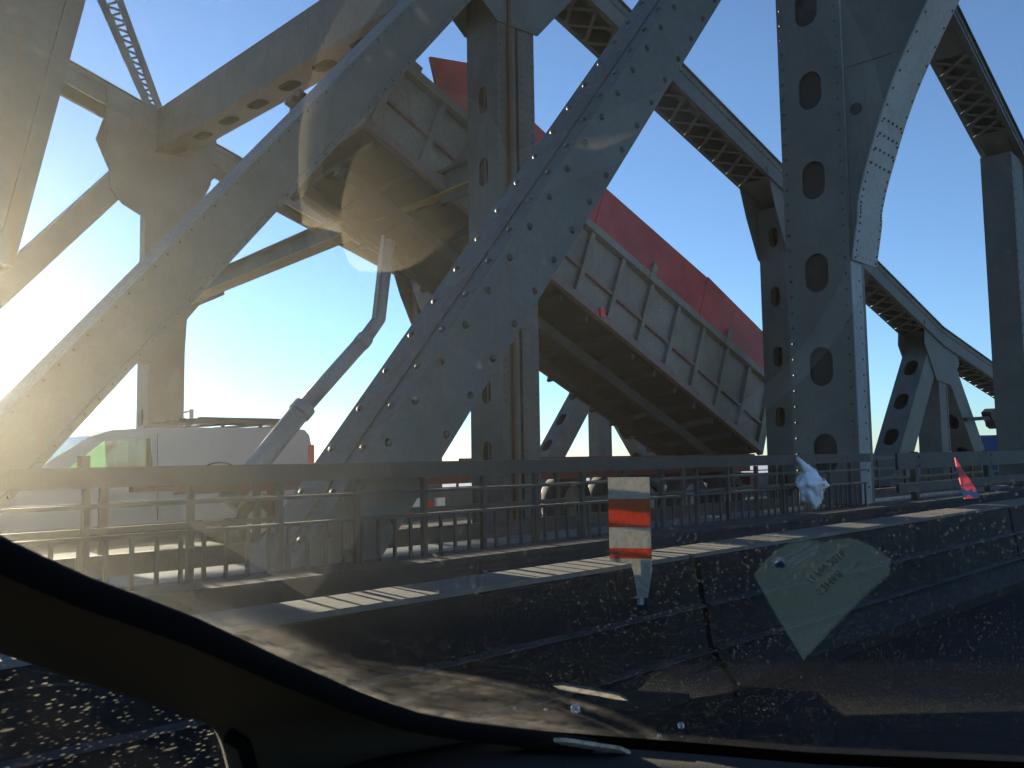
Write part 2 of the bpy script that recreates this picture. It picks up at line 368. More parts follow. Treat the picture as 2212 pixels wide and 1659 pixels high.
# descending top chord on the right, laced underneath, and its post
def chord(parent, pts, hgt, y0, y1, mat, lace=None, lmat=None, step=.62):
    """pts = list of (x, z of the lower edge); open underneath with crossed lacing bars"""
    out_ = []
    for (xa, za), (xb, zb) in zip(pts, pts[1:]):
        bm = bmesh.new(); a = Vector((xa, 0, za)); b = Vector((xb, 0, zb)); u = (b-a); un = u.normalized(); n = Vector((-un.z, 0, un.x))
        for y in (y0, y1-.02): box(bm, a + YV*y, u, n*hgt, YV*.02)
        box(bm, a + n*hgt + YV*(y0-.05), u, n*.02, YV*(y1-y0+.1))
        for y, d in ((y0-.07, .069), (y1+.001, .069)):
            box(bm, a + YV*y, u, n*.015, YV*d); 
        box(bm, a + n*(hgt*.74) + YV*(y0-.014), u, n*(hgt*.25), YV*.0135)
        box(bm, a + n*.016 + YV*(y0-.014), u, n*(hgt*.2), YV*.0135)
        o = link('top_chord', bm, mat, parent); out_.append((o, a, b, un, n))
        if lace:
            bm = bmesh.new(); nn_ = int(u.length/.13)
            for i in range(nn_):
                for hh in (.10, .17, .80, .93): rivet_bm(bm, a + u*((i+.5)/nn_) + n*(hgt*hh) + YV*(y0-.0145), -YV, .012)
            tag(link('rivets', bm, M['rivet'], o), kind='stuff')
            L = u.length; k = int(L/step); ym = y1-y0
            for end in (0, 1):
                bm = bmesh.new(); box(bm, a + un*(0 if end == 0 else L-.9) + n*.02 + YV*(y0+.021), un*.9, n*.012, YV*(ym-.042)); link('batten_plate', bm, mat, o)
            for i in range(k):
                s0 = .9 + (L-1.8)*i/k; s1 = .9 + (L-1.8)*(i+1)/k
                for fl in (0, 1):
                    bm = bmesh.new(); q0 = a + un*s0 + YV*((y0+.0) if fl else (y1-.0)) - n*(.004+.014*fl); q1 = a + un*s1 + YV*((y1) if fl else (y0)) - n*(.004+.014*fl)
                    beam(bm, q0, q1, .06, .012, un); link('lacing_bar', bm, lmat or mat, o)
    return out_
chord(nearT, [(9.2, 9.75), (13.8, 7.98), (17.2, 6.46), (21, 5.1)], .34, YA, YA+.5, M['steel'], True, M['steel_rusty'])
bm = bmesh.new(); un, n = plane_beam(bm, (16.98, .8), (16.98, 6.5), .38, YA+.02, YA+.5, flange=.08); apost = link('post', bm, M['steel'], nearT)
rivets_row(apost, (16.65, YA+.005, .9), (16.65, YA+.005, 6.3), 30, -YV, .018); rivets_row(apost, (17.31, YA+.005, .9), (17.31, YA+.005, 6.3), 30, -YV, .018)
# steep end member at far left, cut short to let sun through
bm = bmesh.new(); plane_beam(bm, (.915, 2.35), (1.54, 5.4), .30, YA, YA+.5, flange=.08); o = link('end_post', bm, M['steel_rusty'], nearT)
bm = bmesh.new(); plane_beam(bm, (-6, 2.5), (.62, 2.5), .14, YA+.03, YA+.47, flange=.06); link('added_arm', bm, M['steel_rusty'], nearT)  # unseen arm, added to carry the shortened end member
bm = bmesh.new(); plane_beam(bm, (-6, .55), (40, .55), .24, YA+.05, YA+.55, flange=0); link('bottom_chord', bm, M['steel'], nearT)

# ------------------------------------------------------------------ trusses of the opposite bridge
CH = [(0.5, 11.2), (8.45, 8.76), (16.25, 6.42), (24.1, 4.12), (33, 2.55), (44, 1.6)]
def holes_on(p0, p1, face_c, V, n, hu, hv):
    p0, p1 = Vector(p0), Vector(p1); u = (p1-p0).normalized()
    return [stadium(p0.lerp(p1, (i+.5)/n), u, V, hu, hv) for i in range(n)]
def perf_post(parent, x0, x1, y0, y1, z0, z1, mat, nh, slot=True, hu=.2, hv=.1, hz=None):
    bm = bmesh.new(); t = .02; w_ = x1-x0
    if slot:      # near face: two channels with a dark gap between
        box(bm, (x0, y0, z0), (w_*.47, 0, 0), (0, t, 0), (0, 0, z1-z0)); box(bm, (x0+w_*.55, y0, z0), (w_*.45, 0, 0), (0, t, 0), (0, 0, z1-z0))
        box(bm, (x0+w_*.47-t, y0+t+.001, z0), (t, 0, 0), (0, .25, 0), (0, 0, z1-z0)); box(bm, (x0+w_*.55, y0+t+.001, z0), (t, 0, 0), (0, .25, 0), (0, 0, z1-z0))
        box(bm, (x0+.03, y0+.3, z0), (w_-.06, 0, 0), (0, t, 0), (0, 0, z1-z0))
    else: box(bm, (x0, y0, z0), (w_, 0, 0), (0, t, 0), (0, 0, z1-z0))
    box(bm, (x0, y1-t, z0), (w_, 0, 0), (0, t, 0), (0, 0, z1-z0))
    box(bm, (x1-t, y0+t+.001, z0), (t, 0, 0), (0, y1-y0-2*t-.002, 0), (0, 0, z1-z0))
    ym = (y0+y1)/2
    zs = hz or [z0 + (z1-z0)*(i+.5)/nh for i in range(nh)]
    prism(bm, [(x0, y0+t+.001, z0), (x0, y1-t-.001, z0), (x0, y1-t-.001, z1), (x0, y0+t+.001, z1)], (t, 0, 0), [stadium((x0, ym, z), ZV, YV, hu, hv) for z in zs])
    o = link('post', bm, mat, parent)
    bm = bmesh.new(); box(bm, (x0+.06, y0+.34, z0), (.015, 0, 0), (0, y1-y0-.4, 0), (0, 0, z1-z0)); link('shade_sheet', bm, M['dark'], o)  # blackened sheet paints the shade inside the post
    return o
def truss(yn, yf, label, mat, rmat, detail):
    T = thing('bridge_truss', label, 'bridge truss', (16, (yn+yf)/2, 0))
    chord(T, CH, .5, yn, yf, mat, detail, rmat)
    zs = [aty(1050, y, yn+.3).z for y in (218, 372, 985)] + [aty(1050, 525, yn+.3).z, aty(1050, 690, yn+.3).z, aty(1050, 840, yn+.3).z] if detail else None
    p1 = perf_post(T, 8.12, 8.83 if detail else 8.95, yn, yf, .3, 8.7, M['steel_rusty'] if detail else mat, 6, detail, .2, .09, zs)
    if detail:
        bm = bmesh.new()
        for z in [i*.11+.6 for i in range(74)]:
            for dx in (.05, .27, .44, .66): rivet_bm(bm, (8.12+dx, yn-.001, z), -YV, .013)
        tag(link('rivets', bm, M['rivet'], p1), kind='stuff')
        # rust-streaked angle in front of the post
        bm = bmesh.new(); box(bm, (8.28, yn-.06, .5), (.05, 0, 0), (0, .058, 0), (0, 0, 7.9)); link('rusty_angle', bm, M['rust'], p1)
    p2 = perf_post(T, 16.05, 16.62, yn, yf, .3, 6.3, mat, 5, False)
    # gussets
    gy = yn-.022
    def gus(pts, name='gusset', m=None): 
        for y in (gy, yf+.002):
            bm = bmesh.new(); prism(bm, [(a, y, b) for a, b in pts], (0, .02, 0)); g = link(name, bm, m or mat, T)
    gus([(8.1, 7.3), (7.5, 7.75), (7.1, 8.6), (7.4, 9.6), (9.3, 9.0), (10.0, 8.5), (9.7, 8.2), (8.9, 7.35)])
    gus([(16.0, 5.3), (15.6, 6.1), (15.3, 6.9), (16.9, 6.4), (17.5, 6.1), (17.1, 5.8), (16.7, 4.9)])
    gus([(23.6, 3.2), (22.9, 4.1), (23.0, 4.7), (25.2, 4.0), (25.3, 3.7), (24.6, 3.1)])
    # diagonals falling to the left
    for (a, b) in (((1.35, .35), (8.5, 8.85)), ((-6.5, .35), (.6, 11.0))):
        o, un, n = m_diag(T, 'diagonal', a, b, .26, yn+.005, yf-.02, mat, flange=.07)
        if detail:
            bm = bmesh.new(); L = Vector((b[0]-a[0], 0, b[1]-a[1])); 
            for i in range(60):
                for s in (-1, 1): rivet_bm(bm, Vector((a[0], yn-.01, a[1])) + L*((i+.5)/60) + n*(s*.225), -YV, .014)
            tag(link('rivets', bm, M['rivet'], o), kind='stuff')
    # the last braced panel: raking legs with handholes and a centre post
    for xb in (20.7, 27.5):
        bm = bmesh.new(); A = Vector((xb, 0, .4)); B = Vector((24.0, 0, 4.4)); u = (B-A); un = u.normalized(); n = Vector((-un.z, 0, un.x))
        if n.x > 0: n = -n
        hw = .34
        for y in (yn+.01, yf-.03): box(bm, A - n*hw + YV*y, u, n*2*hw, YV*.02)
        box(bm, A - n*hw + YV*(yn+.031), u, n*.02, YV*(yf-yn-.063))
        yy0, yy1 = yn+.031, yf-.031; o = A + n*hw
        prism(bm, [o+YV*yy0, o+YV*yy1, o+u+YV*yy1, o+u+YV*yy0], -n*.02, holes_on(o+YV*(yy0+yy1)/2 + un*.9, o+u+YV*(yy0+yy1)/2 - un*.9, 0, YV, 3, .26, .16))
        link('raking_leg', bm, mat, T)
    bm = bmesh.new(); plane_beam(bm, (24.1, .4), (24.1, 4.2), .3, yn+.02, yf-.04, flange=.07); link('hanger', bm, mat, T)
    bm = bmesh.new(); plane_beam(bm, (32.6, .4), (32.6, 2.6), .3, yn+.02, yf-.04, flange=.07); link('post', bm, mat, T)
    bm = bmesh.new(); plane_beam(bm, (-20, .2), (60, .2), .3, yn+.03, yf-.03, flange=0); link('bottom_chord', bm, mat, T)
    return T
TB = truss(8.3, 8.92, 'rusty riveted truss between the parapet and the raised grey and red trailer bed', M['steel'], M['steel_rusty'], True)
TC = truss(19.5, 20.1, 'farthest truss behind the white van, its chord joint at upper left', M['steel_far'], M['steel_far'], False)
# far joint plates and laced strut above it
def poly_y(parent, name, px, y, mat, t=.03):
    bm = bmesh.new(); prism(bm, [aty(a, b, y) for a, b in px], (0, t, 0)); return link(name, bm, mat, parent)
poly_y(TC, 'gusset', [(230, 190), (340, 238), (400, 245), (470, 290), (455, 400), (442, 425), (412, 468), (400, 560), (312, 560), (312, 470), (264, 440), (237, 405), (233, 273)], 19.44, M['steel_far'])
poly_y(TC, 'gusset', [(300, 630), (405, 500), (480, 575), (485, 637), (430, 660), (404, 690), (398, 780), (305, 790), (302, 796)], 19.45, M['steel_far'])
ls = bmesh.new()
for pa, pb in (((218, -60), (328, 238)), ((240, -60), (354, 250))):
    pass
l0, l1 = aty(192, -60, 19.7), aty(325, 240, 19.7); m0, m1 = aty(236, -60, 19.7), aty(350, 250, 19.7)
lr = bmesh.new(); beam(lr, l0, l1, .17, .05, XV); strutL = link('laced_strut', lr, M['steel_far'], TC)
lr = bmesh.new(); beam(lr, m0, m1, .15, .05, XV); link('strut_rail', lr, M['steel_far'], strutL)
for i in range(13):
    bm = bmesh.new(); beam(bm, l0.lerp(l1, i/13), m0.lerp(m1, (i+.5)/13), .05, .03, XV); link('lacing_bar', bm, M['steel_far'], strutL)
    bm = bmesh.new(); beam(bm, m0.lerp(m1, (i+.5)/13)+YV*.05, l0.lerp(l1, (i+1)/13)+YV*.05, .05, .03, XV); link('lacing_bar', bm, M['steel_far'], strutL)
# cross struts between the two trusses of the opposite bridge
cs = thing('cross_strut', 'overhead grey strut with oval holes underneath, joining the far truss joint to the top', 'bridge strut', (8.5, 14, 9))
bm = bmesh.new(); x0, x1, z0, z1, t = 8.2, 8.84, 8.41, 9.38, .02
box(bm, (x0, 8.93, z0), (t, 0, 0), (0, 10.56, 0), (0, 0, z1-z0)); box(bm, (x1-t, 8.93, z0), (t, 0, 0), (0, 10.56, 0), (0, 0, z1-z0)); box(bm, (x0+t+.001, 8.93, z1-t), (x1-x0-2*t-.002, 0, 0), (0, 10.56, 0), (0, 0, t))
box(bm, (x0-.05, 8.93, z0-.014), (.12, 0, 0), (0, 10.56, 0), (0, 0, .0135))
prism(bm, [(x0+t+.001, 8.93, z0), (x1-t-.001, 8.93, z0), (x1-t-.001, 19.49, z0), (x0+t+.001, 19.49, z0)], (0, 0, t), [stadium(((x0+x1)/2, 9.6+i*1.18, z0), YV, XV, .30, .14) for i in range(9)])
link('girder', bm, M['steel_rusty'], cs)
bm = bmesh.new(); box(bm, (x0+.05, 8.94, z0+.25), (x1-x0-.1, 0, 0), (0, 10.5, 0), (0, 0, .02)); link('shade_sheet', bm, M['dark'], cs)  # blackened sheet paints the shade above the oval holes
cs2 = thing('cross_strut', 'lower bent strut with a rusty bottom flange painted sunlit yellow, just under the raised trailer bed', 'bridge strut', (8.4, 14, 5))
bm = bmesh.new(); P0, P1 = Vector((8.30, 8.93, 5.25)), Vector((8.30, 19.4, 4.72)); u = P1-P0
box(bm, P0, u, XV*.02, ZV*.32); box(bm, P0 + XV*-.13 + ZV*.321, u, XV*.28, ZV*.02); link('web', bm, M['steel'], cs2)
bm = bmesh.new(); box(bm, P0 + XV*-.15 - ZV*.021, u, XV*.32, ZV*.02); link('bottom_flange', bm, paint('sunlit_yellow_paint', (.30, .22, .09), rust=.3, vary=.3), cs2)  # yellow base colour stands in for sunlight on the flange
for y, z in ((8.94, 5.1), (18.6, 4.6)):
    bm = bmesh.new(); prism(bm, [(8.27, y, z), (8.27, y+.75, z), (8.27, y+.75, z+.35), (8.27, y, z+.9)], (.018, 0, 0)); link('end_plate', bm, M['steel'], cs2)

# ------------------------------------------------------------------ raised dump trailer
TR = thing('dump_trailer', 'raised dump trailer bed with ribbed grey sides, red sideboards and a bent hoist ram', 'dump trailer', (14, 10.8, 0))
RB = Vector((16.94, 9.6, 1.44)); aF = Vector((-10.72, 0, 4.72)); LB = aF.length; aF.normalize(); bN = Vector((-aF.z, 0, -aF.x)) if False else Vector((.403, 0, .915)).normalized()
YB = Vector((0, math.cos(R(7)), -math.sin(R(7))))
LB = 11.0
def bp(s, h, y=0.): return RB + aF*s + bN*h + YB*y
def hgt(s): return 1.66 - .40*s/LB
W = 2.3
for y, nm in ((.05, 'side_wall'), (W-.08, 'side_wall')):
    bm = bmesh.new(); prism(bm, [bp(0, 0, y), bp(LB, 0, y), bp(LB, hgt(LB), y), bp(0, hgt(0), y)], YB*.03); link(nm, bm, M['bed_grey'], TR)
def side_bar(name, s0, h0, s1, h1, wd, dep, mat):
    bm = bmesh.new(); a, b = bp(s0, h0), bp(s1, h1); u = b-a; n = YB.cross(u).normalized()
    box(bm, a - n*wd/2 + YB*(.049-dep), u, n*wd, YB*dep); return link(name, bm, mat, TR)
side_bar('bottom_rail', -.05, .06, LB+.05, .06, .14, .09, M['bed_rail'])
side_bar('top_rail', -.05, hgt(0)-.04, LB+.05, hgt(LB)-.04, .15, .11, M['bed_grey'])
side_bar('mid_rail', 0, .60, LB, .60, .07, .06, M['bed_rail'])
nr = 13
for i in range(nr):
    s = .06 + (LB-.15)*i/(nr-1)
    bm = bmesh.new(); a, b = bp(s, .135), bp(s, hgt(s)-.12); u = b-a; n = aF
    wd = .10 if i else .16
    box(bm, a - n*wd/2 + YB*(.049-.085), u, n*wd, YB*.085); link('rib', bm, M['bed_grey'], TR)
# floor with crossbearers and long beams
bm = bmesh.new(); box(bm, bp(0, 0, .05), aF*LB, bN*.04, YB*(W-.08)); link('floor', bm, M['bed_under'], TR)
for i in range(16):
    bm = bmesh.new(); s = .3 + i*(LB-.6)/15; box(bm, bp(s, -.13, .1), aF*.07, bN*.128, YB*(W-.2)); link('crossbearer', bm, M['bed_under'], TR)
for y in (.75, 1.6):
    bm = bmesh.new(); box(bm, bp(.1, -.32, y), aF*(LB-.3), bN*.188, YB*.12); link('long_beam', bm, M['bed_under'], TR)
bm = bmesh.new(); box(bm, bp(LB, 0, .05), aF*.05, bN*hgt(LB), YB*(W-.1)); link('front_wall', bm, M['bed_grey'], TR)
for i in range(3):
    bm = bmesh.new(); box(bm, bp(LB+.051, .1, .3+i*.85), aF*.07, bN*(hgt(LB)-.2), YB*.1); link('rib', bm, M['bed_grey'], TR)
bm = bmesh.new(); box(bm, bp(-.08, .02, .02), aF*.075, bN*1.62, YB*(W-.04)); tg = link('tailgate', bm, M['bed_grey'], TR)
for y in (.0, W-.12):
    bm = bmesh.new(); box(bm, bp(-.17, .0, y), aF*.088, bN*1.68, YB*.12); link('tailgate_post', bm, M['bed_grey'], TR)
# red sideboards, three boards with slightly different tops
def xz(x, z): 
    d = Vector((x-RB.x, 0, z-RB.z)); return d.dot(aF), d.dot(bN)
sb = [[(-.02, hgt(0)), (3.0, hgt(3)), (3.0, 2.50), (-.02, 2.50)], [(3.02, hgt(3)), (6.4, hgt(6.4)), (6.4, 2.27), (3.02, 2.47)], [(6.42, hgt(6.4)), (10.15, hgt(10.15)), xz(8.02, 7.22), xz(8.78, 7.36), xz(9.3, 7.18), (6.42, 2.24)]]
for k, pl in enumerate(sb):
    for y in (.0, W-.05):
        bm = bmesh.new(); prism(bm, [bp(s, h, y) for s, h in pl], YB*.045); o = link('sideboard', bm, M['bed_red'], TR)
for s in (1.9, 4.6):
    bm = bmesh.new(); box(bm, bp(s, hgt(s)-.12, -.065), aF*.13, bN*.36, YB*.06); box(bm, bp(s-.05, hgt(s)-.14, -.085), aF*.23, bN*.1, YB*.019); link('stake_bracket', bm, M['bed_grey'], TR)
s = 8.9
bm = bmesh.new(); box(bm, bp(LB-.05, hgt(LB)-.02, .0), aF*-.42, bN*.2, YV*.3); link('corner_casting', bm, M['bed_grey'], TR)
bm = bmesh.new()                                            # crumpled fitting at the front corner
for i in range(9):
    a = bp(LB+.06, 1.0+.035*i, W-.35) + Vector((random.uniform(-.12, .05), 0, random.uniform(-.05, .1))); box(bm, a, aF*random.uniform(.1, .32), (bN*.12 + aF*random.uniform(-.06, .06)), YV*random.uniform(.15, .3))
link('crushed_fitting', bm, M['rust'], TR)
p = aty(1300, 675, 9.55); bm = bmesh.new(); cbox(bm, p, .12, .06, .16); link('side_lamp', bm, M['lamp_red'], TR)
# hoist ram, bent in the middle
yh = 10.8
hp = [aty(838, 520, yh), aty(818, 690, yh), aty(786, 735, yh), aty(652, 885, yh), aty(535, 1030, yh)]
HB = bmesh.new(); tube(HB, [hp[0], hp[1], hp[2]], .105, 14); hoist = link('hoist_ram', HB, M['hoist'], TR, True)
bm = bmesh.new(); tube(bm, [hp[2]+(hp[1]-hp[2])*.12, hp[2], hp[2]+(hp[3]-hp[2])*.06], .125, 14); link('collar', bm, M['hoist'], hoist, False)
bm = bmesh.new(); tube(bm, [hp[2], hp[3]], .115, 14); link('ram_stage', bm, M['hoist'], hoist, True)
bm = bmesh.new(); tube(bm, [hp[3]+(hp[2]-hp[3])*.05, hp[3]+(hp[4]-hp[3])*.06], .165, 14); link('collar', bm, M['hoist'], hoist, False)
bm = bmesh.new(); tube(bm, [hp[3], hp[4], hp[4]+(hp[4]-hp[3])*.35], .145, 14); link('ram_stage', bm, M['hoist'], hoist, True)
bm = bmesh.new(); beam(bm, hp[0]+Vector((-.13, -.05, .05)), hp[1]+Vector((-.13, -.05, 0)), .035, .05, XV); link('hose_pipe', bm, M['galv'], hoist)
# chassis, wheels
for y in (10.15, 11.45):
    bm = bmesh.new(); box(bm, (4.6, y, 1.02), (12.9, 0, 0), (0, .12, 0), (0, 0, .3)); link('chassis_rail', bm, M['chassis_red'], TR)
for i in range(7):
    bm = bmesh.new(); box(bm, (4.8+i*2.05, 10.271, 1.08), (.12, 0, 0), (0, 1.178, 0), (0, 0, .16)); link('chassis_crossmember', bm, M['chassis_red'], TR)
bm = bmesh.new(); box(bm, (8.6, 9.62, 1.26), (8.2, 0, 0), (0, .1, 0), (0, 0, .13)); link('side_rail', bm, M['chassis_red'], TR)
bm = bmesh.new(); box(bm, (16.7, 9.7, .75), (.15, 0, 0), (0, 2.3, 0), (0, 0, .25)); link('rear_bumper', bm, M['chassis_red'], TR)
def wheel(parent, c, r, wd, mat_r=None):
    bm = bmesh.new(); seg = 24; c = Vector(c)
    prof = [(r*.62, -wd/2), (r*.93, -wd/2), (r, -wd*.38), (r, wd*.38), (r*.93, wd/2), (r*.62, wd/2)]
    rg = [[bm.verts.new(c + Vector((p[0]*math.cos(2*math.pi*k/seg), p[1], p[0]*math.sin(2*math.pi*k/seg)))) for p in prof] for k in range(seg)]
    for k in range(seg):
        for j in range(len(prof)-1): bm.faces.new((rg[k][j], rg[k][j+1], rg[(k+1) % seg][j+1], rg[(k+1) % seg][j]))
    o = link('wheel', bm, M['rubber'], parent, True)
    bm = bmesh.new(); tube(bm, [c-YV*wd*.36, c+YV*wd*.36], r*.63, 20); tube(bm, [c-YV*wd*.5, c-YV*wd*.3], r*.22, 10); link('rim', bm, M['rim'], o)
for x in (13.2, 14.6, 16.0):
    for y in (9.95, 11.75): wheel(TR, (x, y, .52), .52, .5)
for y in (10.2, 11.5):
    bm = bmesh.new(); box(bm, (6.6, y, .1), (.14, 0, 0), (0, .14, 0), (0, 0, .92)); box(bm, (6.5, y-.08, .005), (.34, 0, 0), (0, .3, 0), (0, 0, .09)); link('landing_leg', bm, M['chassis_red'], TR)
for px, py, mt in ((895, 1086, 'lamp_white'), (925, 1090, 'lamp_red'), (950, 1084, 'lamp_white'), (880, 1110, 'lamp_red')):
    bm = bmesh.new(); p = aty(px, py, 9.9); cbox(bm, p, .16, .05, .12); link('marker_lamp', bm, M[mt], TR)

# ------------------------------------------------------------------ white van
VN = thing('van', 'white cargo van with dark cab windows and a roof ladder rack, seen past the diagonal', 'van', (6, 14.9, 0))
y0, y1 = 13.9, 15.85
prof = [(2.35, .45), (2.30, .85), (2.45, 1.02), (3.15, 1.20), (4.15, 1.29), (4.95, 1.80), (5.25, 1.90), (6.0, 1.95), (8.3, 1.97), (8.62, 1.94), (8.72, 1.84), (8.86, 1.2), (8.92, .7), (8.92, .45)]
arch = lambda cx: [(cx + .43*math.cos(t), .45+.40*math.sin(t)) for t in [math.pi*k/8 for k in range(9)]]
outl = prof + arch(7.75) + arch(3.35)
win = [(4.58, 1.28), (5.13, 1.73), (5.86, 1.78), (5.90, 1.28)]
for y, e in ((y0, .05), (y1, -.05)):
    bm = bmesh.new(); prism(bm, [(x, y, z) for x, z in outl], (0, e, 0), [[(x, y, z) for x, z in win]])
    link('body_side', bm, M['white_van'], VN)
bm = bmesh.new()                                            # bonnet, roof and rear skin between the sides
P = prof
for i, (a, b) in enumerate(zip(P, P[1:])):
    if i == 4: continue
    A, B = Vector((a[0], y0+.051, a[1])), Vector((b[0], y0+.051, b[1])); u = B-A; n = Vector((-u.z, 0, u.x)).normalized()
    box(bm, A, u, -n*.04, YV*(y1-y0-.102))
link('body_shell', bm, M['white_van'], VN)
bm = bmesh.new(); A, B = Vector((4.15, y0+.06, 1.29)), Vector((4.95, y0+.06, 1.80)); u = B-A; box(bm, A, u, Vector((-.005, 0, .008)), YV*(y1-y0-.12)); link('windscreen', bm, M['van_glass'], VN)
for y in (y0+.02, y1-.03):
    bm = bmesh.new(); prism(bm, [(x, y, z) for x, z in win], (0, .008, 0)); link('door_window', bm, M['van_glass'], VN)
bm = bmesh.new(); box(bm, (6.1, y0+.06, .5), (.03, 0, 0), (0, y1-y0-.12, 0), (0, 0, 1.4)); link('bulkhead', bm, M['van_dark'], VN)
bm = bmesh.new(); box(bm, (4.3, y0+.07, .55), (1.75, 0, 0), (0, y1-y0-.14, 0), (0, 0, .68)); link('seats', bm, M['van_dark'], VN)
bm = bmesh.new(); box(bm, (5.62, y0+.3, 1.2), (.16, 0, 0), (0, .45, 0), (0, 0, .6)); link('headrest', bm, M['van_dark'], VN)
bm = bmesh.new(); tube(bm, [(4.95+0*.1, y0-.004, 1.28), (4.9, y0-.004, .52)], .006, 6); tube(bm, [(5.95, y0-.004, 1.85), (5.98, y0-.004, .5)], .006, 6); link('door_seam', bm, M['van_trim'], VN)
bm = bmesh.new(); pts = [aty(440+70*(.5-.5*math.cos(math.pi*k/8)), 1017-18*math.sin(math.pi*k/8), 13.88) for k in range(9)]; tube(bm, pts, .012, 6); link('side_hose', bm, M['van_trim'], VN)
bm = bmesh.new(); box(bm, (8.70, y0-.006, 1.25), (.12, 0, 0), (0, .1, 0), (0, 0, .42)); link('tail_lamp', bm, M['lamp_red'], VN)
bm = bmesh.new(); box(bm, (2.22, y0, .42), (.3, 0, 0), (0, y1-y0, 0), (0, 0, .25)); box(bm, (8.85, y0, .42), (.2, 0, 0), (0, y1-y0, 0), (0, 0, .22)); link('bumper', bm, M['van_trim'], VN)
bm = bmesh.new(); box(bm, (4.75, y0-.22, 1.25), (.12, 0, 0), (0, .2, 0), (0, 0, .26)); link('wing_mirror', bm, M['van_trim'], VN)
for x in (3.35, 7.75):
    for y in (y0+.16, y1-.16): wheel(VN, (x, y, .36), .36, .24)
rack = bmesh.new()
for i, x in enumerate((6.5, 7.1, 7.8, 8.5)):
    box(rack, (x, y0+.1, 2.0), (.06, 0, 0), (0, y1-y0-.2, 0), (0, 0, .04)); 
    for y in (y0+.12, y1-.16): box(rack, (x, y, 1.93), (.05, 0, 0), (0, .05, 0), (0, 0, .07))
rk = link('roof_rack', rack, M['van_trim'], VN)
for k, (xa, xb, z) in enumerate(((6.3, 8.75, 2.045), (6.6, 8.7, 2.085), (6.9, 8.6, 2.125))):
    bm = bmesh.new()
    for y in (y0+.3+k*.12, y0+1.0+k*.12): box(bm, (xa, y, z), (xb-xa, 0, 0), (0, .05, 0), (0, 0, .035))
    for i in range(8): box(bm, (xa+.1+(xb-xa-.2)*i/7, y0+.351+k*.12, z+.005), (.03, 0, 0), (0, .648, 0), (0, 0, .025))
    link('ladder', bm, M['van_trim'], rk)

# ------------------------------------------------------------------ parapets and railings
pw = bmesh.new(); box(pw, (-20, 4.05, 0), (120, 0, 0), (0, .34, 0), (0, 0, .76)); o = link('parapet', pw, M['concrete'])
tag(o, 'low grey concrete parapet running along behind the roadside barrier', 'parapet')
bm = bmesh.new(); box(bm, (-20, 4.03, .761), (120, 0, 0), (0, .38, 0), (0, 0, .04)); link('coping', bm, M['concrete'], o)
RL = thing('railing', 'grey steel railing with thin uprights on the parapet, left of the perforated leg', 'railing', (2, 4.3, .8))
yr = 4.3
bm = bmesh.new(); box(bm, (-8, yr-.05, 1.285), (17.95, 0, 0), (0, .10, 0), (0, 0, .095)); link('top_rail', bm, M['rail'], RL)
for z in (1.045, 1.19):
    bm = bmesh.new(); box(bm, (-8, yr-.03, z), (17.9, 0, 0), (0, .05, 0), (0, 0, .018)); link('rail', bm, M['rail'], RL)
bm = bmesh.new(); box(bm, (0, 0, 0), (.03, 0, 0), (0, .035, 0), (0, 0, .48)); me0 = link('upright', bm, M['rail'], RL, loc=(-7.5-2, yr-.017-4.3, .802-.8)).data
bm = bmesh.new(); box(bm, (0, 0, 0), (.018, 0, 0), (0, .018, 0), (0, 0, .243)); me1 = link('picket', bm, M['rail'], RL, loc=(-7.4-2, yr-.008-4.3, .802-.8)).data
def addm(name, me, parent, loc): 
    o = bpy.data.objects.new(name, me); COL.objects.link(o); o.parent = parent; o.location = Vector(loc)-parent.location; return o
for i in range(1, 35): addm('upright', me0, RL, (-7.5+i*.5, yr-.017, .802))
for i in range(1, 145): addm('picket', me1, RL, (-7.4+i*.12, yr-.008, .802))
RR = thing('railing', 'flat plate guard rails with bolted posts beyond the perforated leg', 'railing', (20, 4.35, .8))
for z, h in ((1.18, .20), (.90, .11)):
    bm = bmesh.new(); box(bm, (10.78, 4.28, z), (45, 0, 0), (0, .03, 0), (0, 0, h)); link('rail_plate', bm, M['rail'], RR)
for i in range(14):
    bm = bmesh.new(); box(bm, (11.4+i*2.75, 4.312, .802), (.1, 0, 0), (0, .07, 0), (0, 0, .59)); pst = link('rail_post', bm, M['rail'], RR)
    for z in (1.22, 1.33): rivet(Vector((11.45+i*2.75, 4.279, z)), -YV, pst, .02)
# opposite bridge: curbs and railings in front of and behind its road
for y, lab in ((8.02, 'low kerb wall under the rusty truss of the opposite bridge'), (20.3, 'far kerb wall behind the white van')):
    bm = bmesh.new(); box(bm, (-30, y, 0), (150, 0, 0), (0, .1, 0), (0, 0, .60 if y < 10 else .38)); tag(link('kerb_wall', bm, M['concrete']), lab, 'kerb wall')
for y, lab in ((8.14, 'dark rail fence of the opposite bridge in front of the rusty truss'), (20.4, 'far rail fence behind the white van')):
    t_ = thing('rail_fence', lab, 'rail fence', (10, y, .4))
    for z in ((.78, 1.0, 1.22) if y < 10 else (.62, .92, 1.22)):
        bm = bmesh.new(); box(bm, (-30, y-.02, z), (150, 0, 0), (0, .05, 0), (0, 0, .08 if z > 1 else .05)); link('rail', bm, M['rail'], t_)
    bm = bmesh.new(); box(bm, (0, 0, 0), (.07, 0, 0), (0, .05, 0), (0, 0, .92)); mp_ = link('fence_post', bm, M['rail'], t_, loc=(-6-10, .031, -.02)).data
    for i in range(1, 24): addm('fence_post', mp_, t_, (-6+i*1.5, y+.031, .38))

